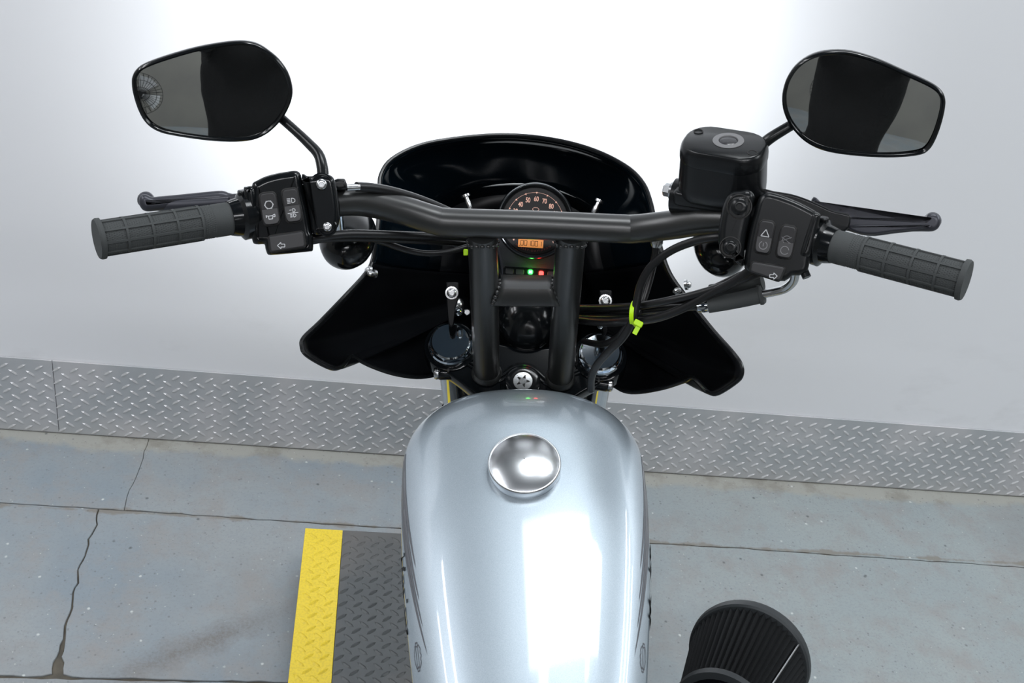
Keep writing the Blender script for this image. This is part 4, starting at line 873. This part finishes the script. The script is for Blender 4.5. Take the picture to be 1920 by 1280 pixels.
g = G(); g.ball(hd @ V((0, .094, -.072)), .022, 12, (1, .3, .3)); g.build('mouth', mat('lips', (.35, .14, .12), .5), head)
g = G(); g.ball(hd @ V((0, -.018, .035)), .092, 20, (.93, 1.0, 1.02)); g.build('hair', hairm, head)
for s, wr in ((-1, V((-.135, .55, 1.66))), (1, V((.035, .56, 1.66)))):
    up_ = V((0, .30, .95)).normalized(); inn = V((-s, .1, 0)).normalized(); fwd = V((0, .95, -.3))
    hv = [wr, wr+up_*.05, wr+up_*.085]; he = [(0, 1), (1, 2)]; hr = [.028, (.036, .020), (.036, .018)]
    for k, (off, L) in enumerate(((-.027, .062), (-.009, .072), (.009, .068), (.026, .052))):
        b = wr+up_*.085-inn*off; i0 = len(hv); hv += [b, b+up_*L*.45+inn*.006, b+up_*L*.72+inn*.020+fwd*.014, b+up_*L*.82+inn*.034+fwd*.030]; he += [(2, i0), (i0, i0+1), (i0+1, i0+2), (i0+2, i0+3)]; hr += [.0095, .0092, .0085, .0075]
    i0 = len(hv); hv += [wr+up_*.03+inn*.030, wr+up_*.06+inn*.052, wr+up_*.085+inn*.060]; he += [(1, i0), (i0, i0+1), (i0+1, i0+2)]; hr += [.013, .011, .009]
    skin('hand', hv, he, hr, skinm, person, 1)
for s in (-1, 1):
    g = G(); rs = []
    for y, w_, h_ in ((-.10, .03, .05), (-.08, .042, .085), (-.02, .044, .09), (.05, .046, .065), (.12, .050, .05), (.17, .042, .042), (.195, .02, .03)):
        rs.append([V((s*.12+w_*math.copysign(abs(math.cos(a))**.7, math.cos(a)), y, h_/2+h_/2*math.copysign(abs(math.sin(a))**.6, math.sin(a)))) for a in (2*math.pi*k/18 for k in range(18))])
    g.loft(rs); g.build('shoe', leather, person)
g = G(); g.box(Matrix.Translation((-.05, .66, 1.795)), .14, .05, .10, .012); cb = g.build('photo_camera', plast, None); cb.location = (-.20-.02, -1.56+.03, 0)
tag(cb, 'black photo camera held up in both hands behind the motorcycle', 'camera')
g = G(); g.lathe(frame((-.03, .64, 1.78), (0, -1, 0)), [(.02, 0), (.022, .02), (.018, .03)], 20); g.build('eyecup', rubber, cb)
fan = D.objects.new('pedestal_fan', None); C.objects.link(fan); fan.location = (-1.08, -4.6, 0); fan.scale = (1.2, 1.2, 1.2)
tag(fan, 'black pedestal fan with a round wire guard, seen in the left mirror', 'fan')
fm = mat('fan_black', (.02, .02, .022), .4)
g = G(); g.lathe(Matrix.Identity(4), [(.20, 0), (.20, .02), (.05, .05), (.02, .06), (.018, .40)], 28); g.build('stand', fm, fan)
FM = frame((0, .06, .57), (.25, 1, .1))
g = G(); g.lathe(FM @ Matrix.Translation((0, 0, -.10)), [(.03, -.08), (.06, -.06), (.065, .03), (.03, .07)], 24); g.tube([FM @ V((0, 0, -.12)), (0, 0, .38)], .02, 10); g.build('motor', fm, fan)
g = G()
for k in range(4):
    rs = []
    for r_ in (.03, .08, .14, .19):
        rs.append([FM @ V((r_*math.cos(a), r_*math.sin(a), .03*(t-.5)*1.2)) for t, a in ((t, math.pi/2*k+t*.95) for t in (0, .5, 1))])
    g.loft(rs, False, False, False)
g.build('blade', alum, fan)
g = G()
for k in range(36):
    a = 2*math.pi*k/36; c_, s_ = math.cos(a), math.sin(a); g.tube([FM @ V((r_*c_, r_*s_, z)) for r_, z in ((.03, .06), (.14, .055), (.21, .0), (.14, -.055), (.05, -.06))], .0022, 5)
for r_, z in ((.212, 0), (.14, .057), (.07, .06)): g.tube([FM @ V((r_*math.cos(2*math.pi*k/40), r_*math.sin(2*math.pi*k/40), z)) for k in range(41)], .003, 6, caps=False)
g.build('wire_guard', fm, fan)
